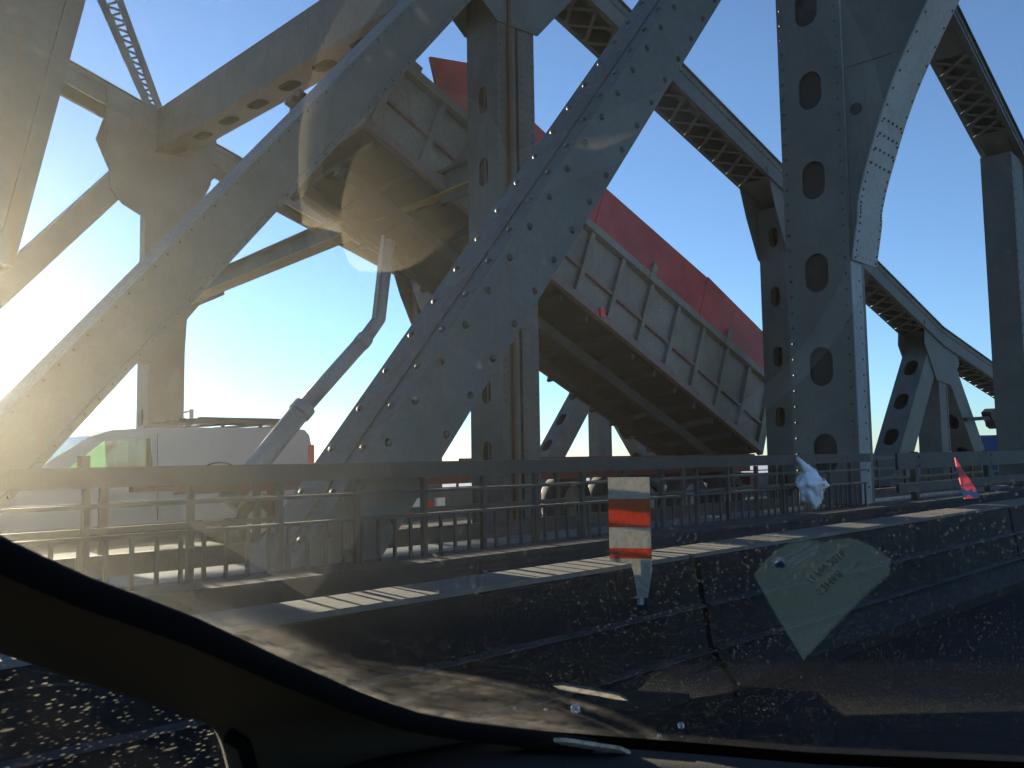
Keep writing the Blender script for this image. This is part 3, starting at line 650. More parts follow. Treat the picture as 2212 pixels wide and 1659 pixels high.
# ------------------------------------------------------------------ roadside barrier
BR = thing('concrete_barrier', 'dark wet roadside barrier with a pale sunlit cap, between our lane and the parapet', 'barrier', (6, 3.2, 0))
def barrier_prof(x0, x1):
    bm = bmesh.new(); pf = [(2.80, .0), (2.80, .08), (2.93, .24), (2.955, .27), (2.985, .50), (3.0, .53), (3.03, .775), (3.43, .775), (3.50, .0)]
    prism(bm, [(x0, a, b) for a, b in pf], (x1-x0, 0, 0)); return bm
xs = [-12, -7.97, -3.94, .09, 4.6, 10.55, 14.6, 18.6, 22.6, 26.6, 34.6, 42.6, 60]
for a, b in zip(xs, xs[1:]):
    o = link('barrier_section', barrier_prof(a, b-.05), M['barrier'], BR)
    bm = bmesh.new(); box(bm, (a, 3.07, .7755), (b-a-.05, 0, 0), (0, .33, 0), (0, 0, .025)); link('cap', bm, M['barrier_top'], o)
    for y_, z_ in ((2.955, .505), (2.905, .255)):
        bm = bmesh.new(); box(bm, (a, y_, z_), (b-a-.05, 0, 0), (0, .045, .012), (0, 0, .006)); link('sky_sheen_strip', bm, M['ledge'], o)  # added strips that draw the sky-lit ridge lines

def delineator(px_edges, name, label, ang, hw, z0, z1, c, stripes, tail):
    D = thing(name, label, 'marker', c)
    d = Vector((math.cos(ang), math.sin(ang), 0)); nrm = Vector((-d.y, d.x, 0)); C = Vector(c)
    if nrm.x > 0: nrm = -nrm
    return D, d, nrm, C
# orange and white one: plate turned towards the traffic, a little to the sun
C = aty(1360, 1115, 2.9); nrm = Vector((-.86, -.51, 0)).normalized(); d = Vector((-nrm.y, nrm.x, 0)); d = d if d.x > 0 else -d
D1 = thing('delineator_panel', 'orange and pale grey striped marker panel on the barrier, lit by bars of sun', 'road marker', (C.x, C.y, .8))
zt, zb = 1.285, .84; rows = [0, .258, .590, .835, .955, 1.0]
for k in range(5):
    z1 = zt - (zt-zb)*rows[k]; z0 = zt - (zt-zb)*rows[k+1]
    bm = bmesh.new(); box(bm, Vector((C.x, C.y, z0)) - d*.11, d*.22, ZV*(z1-z0-.0005), nrm*.003); link('stripe', bm, M['sheet_white'] if k % 2 == 0 else M['orange'], D1)
bm = bmesh.new(); prism(bm, [Vector((C.x, C.y, 0)) + d*a + ZV*z for a, z in ((.0, .839), (.11, .839), (.11, .80), (.085, .66), (.03, .66), (.015, .78))], nrm*.003); link('foot', bm, M['sheet_white'], D1)
bm = bmesh.new(); beam(bm, (C.x+d.x*.06+.015, C.y+d.y*.06+.03, .62), (C.x+d.x*.06+.015, C.y+d.y*.06+.03, .86), .03, .02, XV); link('backing_post', bm, M['galv'], D1)
# pink pointed one
D2 = thing('delineator_panel', 'torn pink pointed marker panel with a blue scuff standing on the barrier, at right', 'road marker', aty(2095, 1075, 3.1))
yq = 3.1; poly = [(2063, 988), (2108, 1056), (2118, 1076), (2084, 1078), (2072, 1030)]
bm = bmesh.new(); prism(bm, [aty(a, b, yq) for a, b in poly], (.01, .012, 0)); pk = link('panel', bm, M['pink'], D2)
bm = bmesh.new(); prism(bm, [aty(a, b, yq-.004) for a, b in [(2076, 1054), (2084, 1056), (2092, 1062), (2098, 1054), (2103, 1063), (2110, 1060), (2114, 1074), (2104, 1076), (2094, 1068), (2082, 1076)]], (0, .002, 0)); link('scuff', bm, M['scuff'], D2)

# ------------------------------------------------------------------ plastic bag by the foot of the leg
BG = thing('plastic_bag', 'crumpled white plastic bag caught in the railing at the foot of the perforated leg', 'plastic bag', aty(1755, 1080, 4.22))
bm = bmesh.new(); c = aty(1752, 1050, 4.16); bmesh.ops.create_icosphere(bm, subdivisions=4, radius=1)
from mathutils import noise
for v in bm.verts:
    p = v.co.copy(); f_ = 1 + .28*noise.noise(p*1.7) + .16*noise.noise(p*4.5+Vector((3, 1, 2))) + .06*noise.noise(p*11)
    wz = .75 if p.z < 0 else (1 - .62*p.z)
    v.co = Vector((p.x*.22*wz*f_, p.y*.13*wz*f_, p.z*.19*f_)) + c + Vector((.03*p.z*-1, 0, 0))
o = link('bag', bm, M['bag'], BG, True)
bm = bmesh.new(); tube(bm, [c+Vector((-.05, 0, .15)), c+Vector((-.09, .05, .24)), c+Vector((-.08, .13, .29))], [.05, .025, .03], 8); link('tied_neck', bm, M['bag'], BG, True)
bm = bmesh.new()
for k in range(3): box(bm, c+Vector((-.05+.01*k, -.148+.006*k, .05-.05*k)), (.07, .012, 0), (0, 0, .028), (0, .004, 0))
link('print', bm, M['bag_print'], BG)

# ------------------------------------------------------------------ small things far off
# signal head on an arm at the end panel
SG = thing('signal_head', 'black hooded signal head on an arm, dark against the sky at far right', 'signal', aty(2150, 905, 8.1))
ys = 8.1
bm = bmesh.new(); prism(bm, [aty(a, b, ys) for a, b in [(2140, 890), (2148, 882), (2156, 886), (2172, 902), (2174, 910), (2166, 922), (2158, 926), (2150, 920), (2148, 910), (2143, 904)]], (0, .25, 0)); link('hood', bm, M['sign_black'], SG)
bm = bmesh.new(); beam(bm, aty(2085, 906, ys+.1), aty(2148, 902, ys+.1), .1, .1, ZV); link('arm', bm, M['sign_black'], SG)
# pole sign behind the van
SP = thing('pole_sign', 'thin pole with edge-on sign plates above the white van', 'road sign', (8.9, 19.1, 0))
p = aty(413, 925, 19.1); p2 = aty(413, 884, 19.1)
bm = bmesh.new(); tube(bm, [(p.x, p.y, 0), (p.x, p.y, p2.z)], .05, 8); link('pole', bm, M['galv'], SP)
bm = bmesh.new(); prism(bm, [aty(a, b, 19.1) for a, b in [(395, 900), (411, 907), (411, 918), (395, 924)]], (0, .03, 0)); link('sign_plate', bm, M['galv'], SP)
bm = bmesh.new(); beam(bm, aty(395, 891, 19.1), aty(413, 888, 19.1), .04, .04, ZV); link('arm', bm, M['galv'], SP)
# blue service truck far along the opposite bridge
BT = thing('service_truck', 'distant blue service truck with a red beacon, past the end of the truss', 'truck', (52, 13, 0))
px_ = aty(2165, 960, 13); bx = px_.x
bm = bmesh.new(); pf = [(bx-3.5, .5), (bx-3.5, 1.1), (bx-2.6, 1.25), (bx-1.9, 2.05), (bx+3, 2.1), (bx+3, .5)]; prism(bm, [(x, 12.2, z) for x, z in pf], (0, 1.9, 0)); link('body', bm, M['blue_paint'], BT)
bm = bmesh.new(); box(bm, (bx-2.3, 12.18, 1.3), (1.6, 0, 0), (0, .018, 0), (0, 0, .55)); link('side_window', bm, M['van_dark'], BT)
bm = bmesh.new(); cbox(bm, (bx-.5, 12.6, 2.28), .5, .3, .35); link('beacon_base', bm, M['lamp_white'], BT)
bm = bmesh.new(); cbox(bm, (bx-1.0, 12.6, 2.75), .9, .3, .28); cbox(bm, (bx-1.0, 12.6, 2.35), .08, .08, .5); link('beacon', bm, M['lamp_red'], BT)
for x in (bx-2.2, bx+1.8): wheel(BT, (x, 12.3, .4), .4, .25)
# parked car silhouette far right behind the last panel
# bare trees
def tree(base, h, label, seed, spread=.55):
    T = thing('bare_tree', label, 'tree', base, 'bare trees beyond the bridge'); rnd = random.Random(seed)
    tr = bmesh.new(); tw = bmesh.new()
    def grow(p, d, L, r, lev):
        q_ = p + d*L; bmx = tr if lev < 2 else tw
        tube(bmx, [p, p.lerp(q_, .5) + Vector((rnd.uniform(-1, 1), rnd.uniform(-1, 1), 0))*L*.04, q_], [r, r*.85, r*.62], 5 if lev < 2 else 3, lev < 2)
        if lev >= 5: return
        for k in range(3 if lev else 4):
            ax = Vector((rnd.gauss(0, 1), rnd.gauss(0, 1), rnd.gauss(0, .35))).normalized()
            nd = (d + ax*spread*rnd.uniform(.7, 1.3) + Vector((0, 0, .12))).normalized()
            grow(p.lerp(q_, rnd.uniform(.6, 1)), nd, L*rnd.uniform(.58, .78), r*.58, lev+1)
    grow(Vector(base), Vector((rnd.uniform(-.05, .05), 0, 1)), h*.3, h*.014, 0)
    link('trunk', tr, M['bark'], T); link('crown', tw, M['bark'], T)
for px, py, dist, hh, sd in ((2120, 965, 110, 14, 1), (2168, 960, 95, 15, 2), (2030, 968, 130, 13, 3), (2195, 960, 120, 15, 4), (1370, 980, 170, 11, 5), (1350, 980, 190, 9, 6)):
    d_ = ray(px, py); d_.z = 0; d_.normalize(); base = CAM + d_*dist; ztop = {1370: 1.4+1.6, 1350: 1.4+1.0}.get(px, 1.4+dist*.038)
    tree((base.x, base.y, ztop-hh), hh, {2120: 'bare tree between the raking leg and the signal head', 2168: 'bare tree directly behind the black signal head', 2030: 'bare tree low in the gap beside the hanger of the last panel', 2195: 'bare tree half hidden by the post at far right', 1370: 'distant bare treetop under the trailer bed, right of the hanger', 1350: 'lower distant bare treetop close to the hanger under the trailer bed'}[px], sd)

for o_ in list(bpy.data.objects):
    g_ = {'bridge_truss': 'riveted trusses of the two bridges', 'cross_strut': 'struts across the opposite bridge', 'kerb_wall': 'kerb walls of the opposite bridge', 'rail_fence': 'rail fences of the opposite bridge', 'railing': 'railings on the near parapet', 'delineator_panel': 'marker panels on the roadside barrier'}.get(o_.name.split('.')[0])
    if g_ and o_.parent is None: o_['group'] = g_
# ------------------------------------------------------------------ our own car: only what the eye sees from inside it
nW = Vector((.369, .328, .869)).normalized(); hW = .182
def onw(px, py, lift=0.): d = ray(px, py); return CAM + d*((hW+lift)/nW.dot(d))
CAR = thing('car', 'dark interior of the car we ride in: pillar, dashboard and dirty windscreen', 'car', (0, 0, 0))
e1 = (onw(0, 1168)-onw(850, 1535)).normalized(); e2 = nW.cross(e1)
org = onw(850, 1535)
MW = Matrix(((e1.x, e2.x, nW.x, org.x), (e1.y, e2.y, nW.y, org.y), (e1.z, e2.z, nW.z, org.z), (0, 0, 0, 1)))
def dirty_glass(name, kind):
    """windscreen glass: clear, a thin forward-scattering dust film (volume), specks and wiper smears that glow in the sun"""
    m, t, o = newmat(name); L = t.links.new
    tc = N(t, 'ShaderNodeTexCoord'); P_ = tc.outputs['Object']
    def specks(scale, thr, rad, stretch, seed):
        mp = N(t, 'ShaderNodeMapping'); mp.inputs['Scale'].default_value = (stretch, 1, 0); mp.inputs['Location'].default_value = (seed, seed*1.7, 0)
        mp.inputs['Rotation'].default_value = (0, 0, R(20)); L(P_, mp.inputs['Vector'])
        v = N(t, 'ShaderNodeTexVoronoi', Scale=scale); v.voronoi_dimensions = '2D'; L(mp.outputs[0], v.inputs['Vector'])
        sp = N(t, 'ShaderNodeSeparateColor'); L(v.outputs['Color'], sp.inputs[0])
        g = math_(t, 'GREATER_THAN', sp.outputs[0], thr)
        rr = math_(t, 'MULTIPLY', sp.outputs[1], rad)
        dd = math_(t, 'SUBTRACT', rr, v.outputs['Distance'])
        r = ramp(t, 0, rad*.5); L(dd, r.inputs[0])
        return math_(t, 'MULTIPLY', math_(t, 'MULTIPLY', r.outputs[0], g), math_(t, 'ADD', math_(t, 'MULTIPLY', sp.outputs[2], .7), .3))
    sx = N(t, 'ShaderNodeSeparateXYZ'); L(P_, sx.inputs[0])
    fac = None
    def add(x):
        nonlocal fac; fac = x if fac is None else math_(t, 'MAXIMUM', fac, x)
    if kind == 'screen':
        fade = ramp(t, .36, .24, .05, 1.); L(sx.outputs[1], fade.inputs[0])
        add(math_(t, 'MULTIPLY', math_(t, 'MULTIPLY', specks(480, .80, .27, .36, 1.3), .12), fade.outputs[0]))
        add(math_(t, 'MULTIPLY', math_(t, 'MULTIPLY', specks(260, .95, .26, .26, 4.1), .11), fade.outputs[0]))
        low_ = ramp(t, .34, .18, .12, 1.); L(sx.outputs[0], low_.inputs[0])
        add(math_(t, 'MULTIPLY', math_(t, 'MULTIPLY', specks(800, .76, .30, .42, 7.7), .15), low_.outputs[0]))
    else:
        add(math_(t, 'MULTIPLY', specks(700, .62, .40, .2, 2.3), .12))
        add(math_(t, 'MULTIPLY', specks(300, .90, .34, .14, 5.1), .2))
    nz = N(t, 'ShaderNodeTexNoise', Scale=60., Detail=6., Roughness=.7); L(P_, nz.inputs['Vector'])
    if kind == 'screen':
        # grime the wiper never reaches: along the pillar and in the lower corner
        e_ = ramp(t, .045, .004, 0, 1); L(sx.outputs[1], e_.inputs[0])
        n_ = ramp(t, .35, .7, .15, 1.); L(nz.outputs[0], n_.inputs[0])
        lim = ramp(t, .33, .05, 0, 1); L(sx.outputs[0], lim.inputs[0])
        add(math_(t, 'MULTIPLY', math_(t, 'MULTIPLY', e_.outputs[0], n_.outputs[0]), math_(t, 'MULTIPLY', lim.outputs[0], .28)))
        # wiper arcs
        cx_, cy_ = WIPE
        dx = math_(t, 'SUBTRACT', sx.outputs[0], cx_); dy = math_(t, 'SUBTRACT', sx.outputs[1], cy_)
        rad_ = math_(t, 'SQRT', math_(t, 'ADD', math_(t, 'MULTIPLY', dx, dx), math_(t, 'MULTIPLY', dy, dy)))
        for rr_, ww, amp in ((WR, .010, .10), (WR-.022, .004, .07), (WR-.05, .006, .04)):
            q_ = math_(t, 'ABSOLUTE', math_(t, 'SUBTRACT', rad_, rr_)); k_ = ramp(t, ww, 0, 0, 1); L(q_, k_.inputs[0])
            add(math_(t, 'MULTIPLY', math_(t, 'MULTIPLY', k_.outputs[0], n_.outputs[0]), amp))
        sg = 1 if math.hypot(wloc(1000, 1555).x-WIPE[0], wloc(1000, 1555).y-WIPE[1]) > WR else -1
        ins = ramp(t, 0, .012, 0, .09); L(math_(t, 'MULTIPLY', math_(t, 'SUBTRACT', rad_, WR), sg), ins.inputs[0])
        low = ramp(t, .13, .09, 0, 1); L(sx.outputs[1], low.inputs[0])
        add(math_(t, 'MULTIPLY', math_(t, 'MULTIPLY', ins.outputs[0], n_.outputs[0]), low.outputs[0]))
    big = N(t, 'ShaderNodeTexNoise', Scale=9., Detail=3.); L(P_, big.inputs['Vector']); bg_ = ramp(t, .38, .66, .25, 1.5); L(big.outputs[0], bg_.inputs[0])
    fac = math_(t, 'MULTIPLY', fac, bg_.outputs[0])
    tr = N(t, 'ShaderNodeBsdfTransparent'); tr.inputs[0].default_value = (.93, .97, .95, 1)
    tl = N(t, 'ShaderNodeBsdfTranslucent'); tl.inputs[0].default_value = (.72, .70, .62, 1)
    mx = N(t, 'ShaderNodeMixShader'); df = N(t, 'ShaderNodeBsdfDiffuse'); df.inputs[0].default_value = (.72, .70, .62, 1); md_ = N(t, 'ShaderNodeMixShader', Fac=.3); L(tl.outputs[0], md_.inputs[1]); L(df.outputs[0], md_.inputs[2])
    L(fac, mx.inputs[0]); L(tr.outputs[0], mx.inputs[1]); L(md_.outputs[0], mx.inputs[2])
    tr2 = N(t, 'ShaderNodeBsdfTransparent'); gl2 = N(t, 'ShaderNodeBsdfGlossy', Roughness=.01); fr = N(t, 'ShaderNodeFresnel', IOR=1.75)
    mx2 = N(t, 'ShaderNodeMixShader'); L(fr.outputs[0], mx2.inputs[0]); L(tr2.outputs[0], mx2.inputs[1]); L(gl2.outputs[0], mx2.inputs[2])
    outer = math_(t, 'GREATER_THAN', sx.outputs[2], .0025)
    mo = N(t, 'ShaderNodeMixShader'); L(outer, mo.inputs[0]); L(mx2.outputs[0], mo.inputs[1]); L(mx.outputs[0], mo.inputs[2]); L(mo.outputs[0], o.inputs['Surface'])
    vs = N(t, 'ShaderNodeVolumeScatter', Density=DUST, Anisotropy=.83); vs.inputs[0].default_value = (1, .95, .80, 1); L(vs.outputs[0], o.inputs['Volume'])
    if kind == 'screen':    # film thinned towards the bottom to weaken the sun veil there
        film = ramp(t, .14, .42, .12*DUST, DUST); L(sx.outputs[0], film.inputs[0]); L(film.outputs[0], vs.inputs['Density'])
    else: vs.inputs['Density'].default_value = DUST*.12
    return [m]
DUST = 1.2
def wloc(px, py): return MW.inverted() @ onw(px, py)
# wiper sweep: circle through three picture points of the smear edge
def circle3(a, b, c):
    ax, ay, bx_, by, cx_, cy_ = a.x, a.y, b.x, b.y, c.x, c.y
    d = 2*(ax*(by-cy_)+bx_*(cy_-ay)+cx_*(ay-by))
    ux = ((ax*ax+ay*ay)*(by-cy_)+(bx_*bx_+by*by)*(cy_-ay)+(cx_*cx_+cy_*cy_)*(ay-by))/d
    uy = ((ax*ax+ay*ay)*(cx_-bx_)+(bx_*bx_+by*by)*(ax-cx_)+(cx_*cx_+cy_*cy_)*(bx_-ax))/d
    return (ux, uy), math.hypot(ax-ux, ay-uy)
WIPE, WR = circle3(wloc(700, 1440), wloc(1000, 1478), wloc(1400, 1595))
def slab(name, corners, th, mats, mw, nrm_in_local_up=True):
    """glass pane: corners are local 2D; face 0 outside (dirty), the rest inside"""
    bm = bmesh.new(); a = [bm.verts.new((x, y, 0)) for x, y in corners]; b = [bm.verts.new((x, y, th)) for x, y in corners]
    bm.faces.new(a); bm.faces.new(b[::-1])
    n = len(a)
    for i in range(n): bm.faces.new((a[i], a[(i+1) % n], b[(i+1) % n], b[i]))
    o = link(name, bm, mats, CAR); o.matrix_parent_inverse = Matrix.Identity(4); o.matrix_basis = mw; return o
wp = [(-160, -140), (2380, -140), (2380, 1668), (1750, 1640), (1290, 1608), (1000, 1570), (900, 1552), (775, 1508), (615, 1440), (425, 1350), (190, 1262), (0, 1175), (-160, 1100)]
wc = [wloc(*p) for p in wp]
slab('windscreen', [(p.x, p.y) for p in wc], .005, dirty_glass('windscreen_glass', 'screen'), MW)
# pillar: lofted trim between the windscreen edge and the side window
yS = .70
def onside(px, py): return aty(px, py, yS)
Uu = [(-260, 1050), (-120, 1112), (0, 1167), (95, 1211), (190, 1254), (310, 1298), (425, 1342), (520, 1386), (615, 1431), (700, 1467), (775, 1500), (840, 1524), (900, 1543), (1000, 1561), (1106, 1574), (1290, 1601)]
Ll = [(-260, 1330), (-120, 1372), (0, 1412), (40, 1426), (85, 1441), (140, 1459), (190, 1476), (245, 1493), (300, 1510), (360, 1532), (415, 1552), (446, 1563), (460, 1572), (474, 1605), (487, 1659), (520, 1800)]
rows_ = []; bm = bmesh.new()
NC = 12
for (a, b) in zip(Uu, Ll):
    A = onw(*a, -.004) ; B = onside(*b); row = []
    for j in range(NC+1):
        k = j/NC; p = A.lerp(B, k); bul = math.sin(math.pi*min(1, k*1.02))**.6*.035
        row.append(p + (CAM-p).normalized()*bul)
    rows_.append(row)
def loft(bm, rows, th):
    V = [[bm.verts.new(p) for p in r] for r in rows]; Wv = [[bm.verts.new(p + (p-CAM).normalized()*th) for p in r] for r in rows]
    nr_, nc = len(rows), len(rows[0])
    for i in range(nr_-1):
        for j in range(nc-1):
            bm.faces.new((V[i][j], V[i][j+1], V[i+1][j+1], V[i+1][j])); bm.faces.new((Wv[i][j], Wv[i+1][j], Wv[i+1][j+1], Wv[i][j+1]))
    for i in range(nr_-1):
        for j in (0, nc-1): bm.faces.new((V[i][j], V[i+1][j], Wv[i+1][j], Wv[i][j]))
    for j in range(nc-1):
        for i in (0, nr_-1): bm.faces.new((V[i][j], V[i][j+1], Wv[i][j+1], Wv[i][j]))
loft(bm, rows_, .05); pil = link('pillar_trim', bm, M['trim'], CAR, True)
md = pil.modifiers.new('s', 'SUBSURF'); md.levels = md.render_levels = 2
bm = bmesh.new()                                            # black seal along the glass
sr = []
for (a, b) in zip(Uu, Ll):
    A = onw(*a, -.010); d2 = (upv*-.92 - rgt*.4).normalized(); s_ = .014
    sr.append([A - d2*.002, A + (CAM-A).normalized()*.03 + d2*.004, A + (CAM-A).normalized()*.036 + d2*s_])
loft(bm, sr, .02); sl_ = link('pillar_seal', bm, M['seal'], CAR, True)
bm = bmesh.new(); tube(bm, [onside(430, 1560)+Vector((0, -.05, 0)), onside(462, 1580)+Vector((0, -.05, 0)), onside(480, 1645)+Vector((0, -.05, 0)), onside(500, 1760)+Vector((0, -.05, 0))], .006, 8); link('window_seal', bm, M['seal'], CAR, True)
# side window pane
MS = Matrix(((1, 0, 0, 0), (0, 0, 1, yS+.02), (0, 1, 0, 0), (0, 0, 0, 1)))
def sloc(px, py): p = aty(px, py, yS+.02); return (p.x, p.z)
MS2 = Matrix(((1, 0, 0, 0), (0, 0, 1, yS+.02), (0, 1, 0, 0), (0, 0, 0, 1)))
sc = [sloc(-300, 1380), sloc(300, 1490), sloc(470, 1570), sloc(520, 1850), (-.5, sloc(520, 1850)[1]), (-.5, sloc(-300, 1380)[1])]
slab('side_window', sc, .004, dirty_glass('side_glass', 'side'), MS2)
# dashboard
base = [(520, 1640), (700, 1622), (860, 1598), (1000, 1588), (1140, 1592), (1290, 1602), (1500, 1618), (1750, 1640), (2380, 1672), (2700, 1690)]
rows_ = []
for (a, b) in base:
    A = onw(a, b, -.012); row = []
    for k, (dz, ds) in enumerate(((-.004, 0), (.0, .05), (-.004, .14), (-.02, .24), (-.06, .33), (-.2, .38))):
        row.append(A + Vector((-.8, -.6, 0))*ds + ZV*dz)
    rows_.append(row)
bm = bmesh.new(); V = [[bm.verts.new(p) for p in r] for r in rows_]; V2 = [[bm.verts.new(p-ZV*.12) for p in r] for r in rows_]
for i in range(len(V)-1):
    for j in range(5): bm.faces.new((V[i][j], V[i][j+1], V[i+1][j+1], V[i+1][j])); bm.faces.new((V2[i][j], V2[i+1][j], V2[i+1][j+1], V2[i][j+1]))
    bm.faces.new((V[i][0], V[i+1][0], V2[i+1][0], V2[i][0])); bm.faces.new((V[i][5], V2[i][5], V2[i+1][5], V[i+1][5]))
for i in (0, len(V)-1):
    for j in range(5): bm.faces.new((V[i][j], V2[i][j], V2[i][j+1], V[i][j+1]))
dash = link('dashboard', bm, M['dash'], CAR, True)
bm = bmesh.new(); prism(bm, [onw(a, b, -.020) for a, b in ((1196, 1594), (1222, 1594), (1340, 1612), (1362, 1622), (1330, 1619), (1215, 1602))], ZV*-.003); link('number_strip', bm, M['strip'], CAR)
# black frit band at the foot of the glass
bm = bmesh.new(); fr_ = [(700, 1490), (850, 1546), (1000, 1574), (1140, 1590), (1290, 1602), (1500, 1618), (1750, 1640), (2380, 1668)]
sr = [[onw(a, b-14, -.003), onw(a, b+18, -.006)] for a, b in fr_]
loft(bm, sr, .003); link('glass_edge_band', bm, M['seal'], CAR)
# water beads at the foot of the glass
for px, py, r_ in ((1243, 1531, .0042), (1471, 1567, .003), (1424, 1590, .002), (1180, 1533, .0016), (1112, 1530, .0012)):
    bm = bmesh.new(); bmesh.ops.create_icosphere(bm, subdivisions=2, radius=r_, matrix=Matrix.Translation(onw(px, py, .006))); link('water_bead', bm, glass('bead_%d' % px, (.9, .93, .95), .3), CAR, True)
# tan steering wheel below the frame; the glass mirrors it
bm = bmesh.new(); bmesh.ops.create_uvsphere(bm, u_segments=24, v_segments=12, radius=1)
for v in bm.verts: v.co = Vector((.19 + .055*v.co.x + .03*v.co.y, .305 + .078*v.co.y - .02*v.co.x, 1.07 + .04*v.co.z))
SW = link('steering_wheel', bm, M['tan'], CAR, True)
ctr = Vector((.27, .22, 1.06)); pts = [ctr + Vector((.205*math.cos(t), .205*math.sin(t), .03*math.cos(t))) for t in [2*math.pi*k/40 for k in range(41)]]
bm = bmesh.new(); tube(bm, pts, .013, 10); link('wheel_rim', bm, M['tan'], SW, True)
bm = bmesh.new(); pts = [ctr + Vector((.19*math.cos(t), .19*math.sin(t), .005+.03*math.cos(t))) for t in [2*math.pi*k/40 for k in range(41)]]; tube(bm, pts, .008, 8); link('rim_groove', bm, M['seal'], SW, True)
bm = bmesh.new(); tube(bm, [(.19, .33, 1.06), (.13, .37, 1.06)], .02, 8); tube(bm, [(.22, .26, 1.06), (.30, .06, 1.05)], .018, 8); link('wheel_spoke', bm, M['tan'], SW, True)
# shell that keeps the cabin dark
bm = bmesh.new(); prism(bm, [(-.74, .72, 1.66), (.77, -1.0, 1.66), (-1.9, -1.0, 1.66), (-1.9, .72, 1.66)], (0, 0, .04)); link('roof', bm, M['headliner'], CAR)
bm = bmesh.new(); box(bm, (-1.9, .74, .35), (2.9, 0, 0), (0, .08, 0), (0, 0, .60)); link('door', bm, M['car_paint'], CAR)
bm = bmesh.new(); box(bm, (-1.9, -1.05, .35), (2.9, 0, 0), (0, .08, 0), (0, 0, .75)); link('door', bm, M['car_paint'], CAR)
bm = bmesh.new(); box(bm, (-1.98, -1.0, .35), (.08, 0, 0), (0, 1.74, 0), (0, 0, 1.3)); link('rear_panel', bm, M['headliner'], CAR)
bm = bmesh.new(); box(bm, (-1.9, -.97, .33), (3.0, 0, 0), (0, 1.7, 0), (0, 0, .04)); link('floor', bm, M['headliner'], CAR)
bm = bmesh.new(); box(bm, (-.9, -.3, .5), (.16, 0, 0), (0, .55, 0), (0, 0, .8)); box(bm, (-.75, -.3, .45), (.5, 0, 0), (0, .55, 0), (0, 0, .18)); link('seat', bm, M['headliner'], CAR)
# bonnet
bm = bmesh.new(); rr_ = []
for i in range(7):
    x = .95 + i*.2; rr_.append([Vector((x, .5 - 1.5*j/8, 0.86 - .045*i - .012*i*i*.4 - .05*(abs(j-4)/4)**2)) for j in range(9)])
V = [[bm.verts.new(p) for p in r] for r in rr_]; V2 = [[bm.verts.new(p-ZV*.4) for p in r] for r in rr_]
for i in range(6):
    for j in range(8): bm.faces.new((V[i][j], V[i][j+1], V[i+1][j+1], V[i+1][j])); bm.faces.new((V2[i][j], V2[i+1][j], V2[i+1][j+1], V2[i][j+1]))
    for j in (0, 8): bm.faces.new((V[i][j], V[i+1][j], V2[i+1][j], V2[i][j]))
for j in range(8):
    for i in (0, 6): bm.faces.new((V[i][j], V[i][j+1], V2[i][j+1], V2[i][j]))
link('bonnet', bm, M['car_paint'], CAR, True)

# ------------------------------------------------------------------ windscreen reflection of a paper slip, drawn as film with back-to-front writing
ST = thing('slip_reflection', 'reflection of a heart-topped paper slip, painted onto the windscreen as film, with back-to-front handwriting', 'paper slip', onw(1735, 1300, -.002))
m, t, o = newmat('slip_reflection_film'); L = t.links.new
tr = N(t, 'ShaderNodeBsdfTransparent'); tl = N(t, 'ShaderNodeBsdfDiffuse'); tl.inputs[0].default_value = (.30, .46, .52, 1); t2 = N(t, 'ShaderNodeBsdfTranslucent'); t2.inputs[0].default_value = (.018, .045, .06, 1)
ad = N(t, 'ShaderNodeMixShader', Fac=.5); L(tl.outputs[0], ad.inputs[1]); L(t2.outputs[0], ad.inputs[2])
mx = N(t, 'ShaderNodeMixShader', Fac=.085); L(tr.outputs[0], mx.inputs[1]); L(ad.outputs[0], mx.inputs[2]); L(mx.outputs[0], o.inputs[0]); M['slip'] = m
M['slip_ink'] = plain('dark_ink', (.015, .02, .03), .8); M['slip_blue'] = plain('blue_print', (.03, .09, .26), .7)
outl = [(1629, 1244), (1655, 1212), (1680, 1190), (1710, 1174), (1741, 1167), (1762, 1169), (1777, 1174), (1798, 1168), (1827, 1165), (1855, 1170), (1880, 1180), (1904, 1195), (1923, 1209), (1921, 1240), (1862, 1292), (1800, 1356), (1735, 1426), (1690, 1352), (1660, 1300)]
bm = bmesh.new(); prism(bm, [onw(a, b, -.0004) for a, b in outl], nW*-.0002); link('paper', bm, M['slip'], ST)
for i in range(10): pass
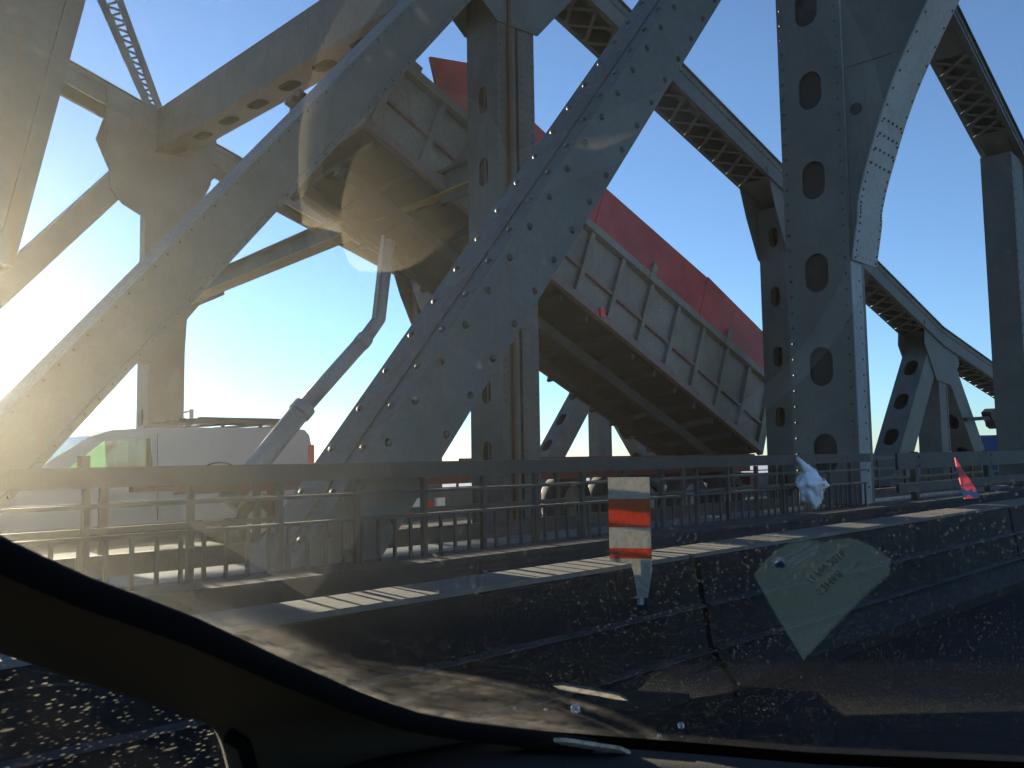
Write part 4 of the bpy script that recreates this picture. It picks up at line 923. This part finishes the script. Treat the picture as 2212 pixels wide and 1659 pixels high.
def writing(txt, p0, p1, hpx, mat, name, lift=-.0009, flip=True):
    """mirrored lettering along the line p0->p1 (points on the glass), letter height in px of the reference width"""
    cu = bpy.data.curves.new(name, 'FONT'); cu.body = txt; cu.size = 1; cu.extrude = .002; cu.shear = .15
    tmp = bpy.data.objects.new(name, cu); COL.objects.link(tmp); bpy.context.view_layer.update()
    dg_ = bpy.context.evaluated_depsgraph_get(); me = bpy.data.meshes.new_from_object(tmp.evaluated_get(dg_)); bpy.data.objects.remove(tmp)
    xs_ = [v.co.x for v in me.vertices]; x0_, x1_ = min(xs_), max(xs_)
    A, B = onw(*p0, lift), onw(*p1, lift); ex = (B-A); sc_ = 1/(x1_-x0_)
    mid = ((p0[0]+p1[0])/2, (p0[1]+p1[1])/2); dl = math.hypot(p1[0]-p0[0], p1[1]-p0[1]); nx, ny = (p1[1]-p0[1])/dl, -(p1[0]-p0[0])/dl
    up_ = onw(mid[0]+nx*hpx, mid[1]+ny*hpx, lift) - onw(*mid, lift)
    for v in me.vertices:
        a = (v.co.x-x0_)*sc_; b = v.co.y/.7; b = 1-b if flip else b
        v.co = A + ex*a + up_*b - nW*(v.co.z*.01)
    me.materials.append(mat); o = bpy.data.objects.new(name, me); COL.objects.link(o); o.parent = ST; o.matrix_parent_inverse = Matrix.Translation(-ST.location); return o
writing('11 Fév 2016', (1752, 1262), (1828, 1200), 17, M['slip_ink'], 'date_writing')
writing('53H68', (1772, 1288), (1822, 1243), 17, M['slip_ink'], 'number_writing')
writing('543', (1845, 1228), (1860, 1215), 8, M['slip_ink'], 'small_number')
for k, (tx, a, b) in enumerate((('CENTRE DE SERVICE', (1696, 1212), (1750, 1180)), ('SERVICE DE PROTECTION', (1704, 1222), (1772, 1184)), ('ET DE CONTROLE', (1712, 1229), (1768, 1196)))):
    writing(tx, a, b, 4, M['slip_blue'], 'print_line')
bm = bmesh.new(); prism(bm, [onw(a, b, -.0009) for a, b in ((1672, 1217), (1682, 1211), (1690, 1212), (1697, 1222), (1690, 1228), (1684, 1225), (1678, 1226))], nW*-.0001); link('emblem', bm, M['slip_blue'], ST)
bpy.context.view_layer.update()
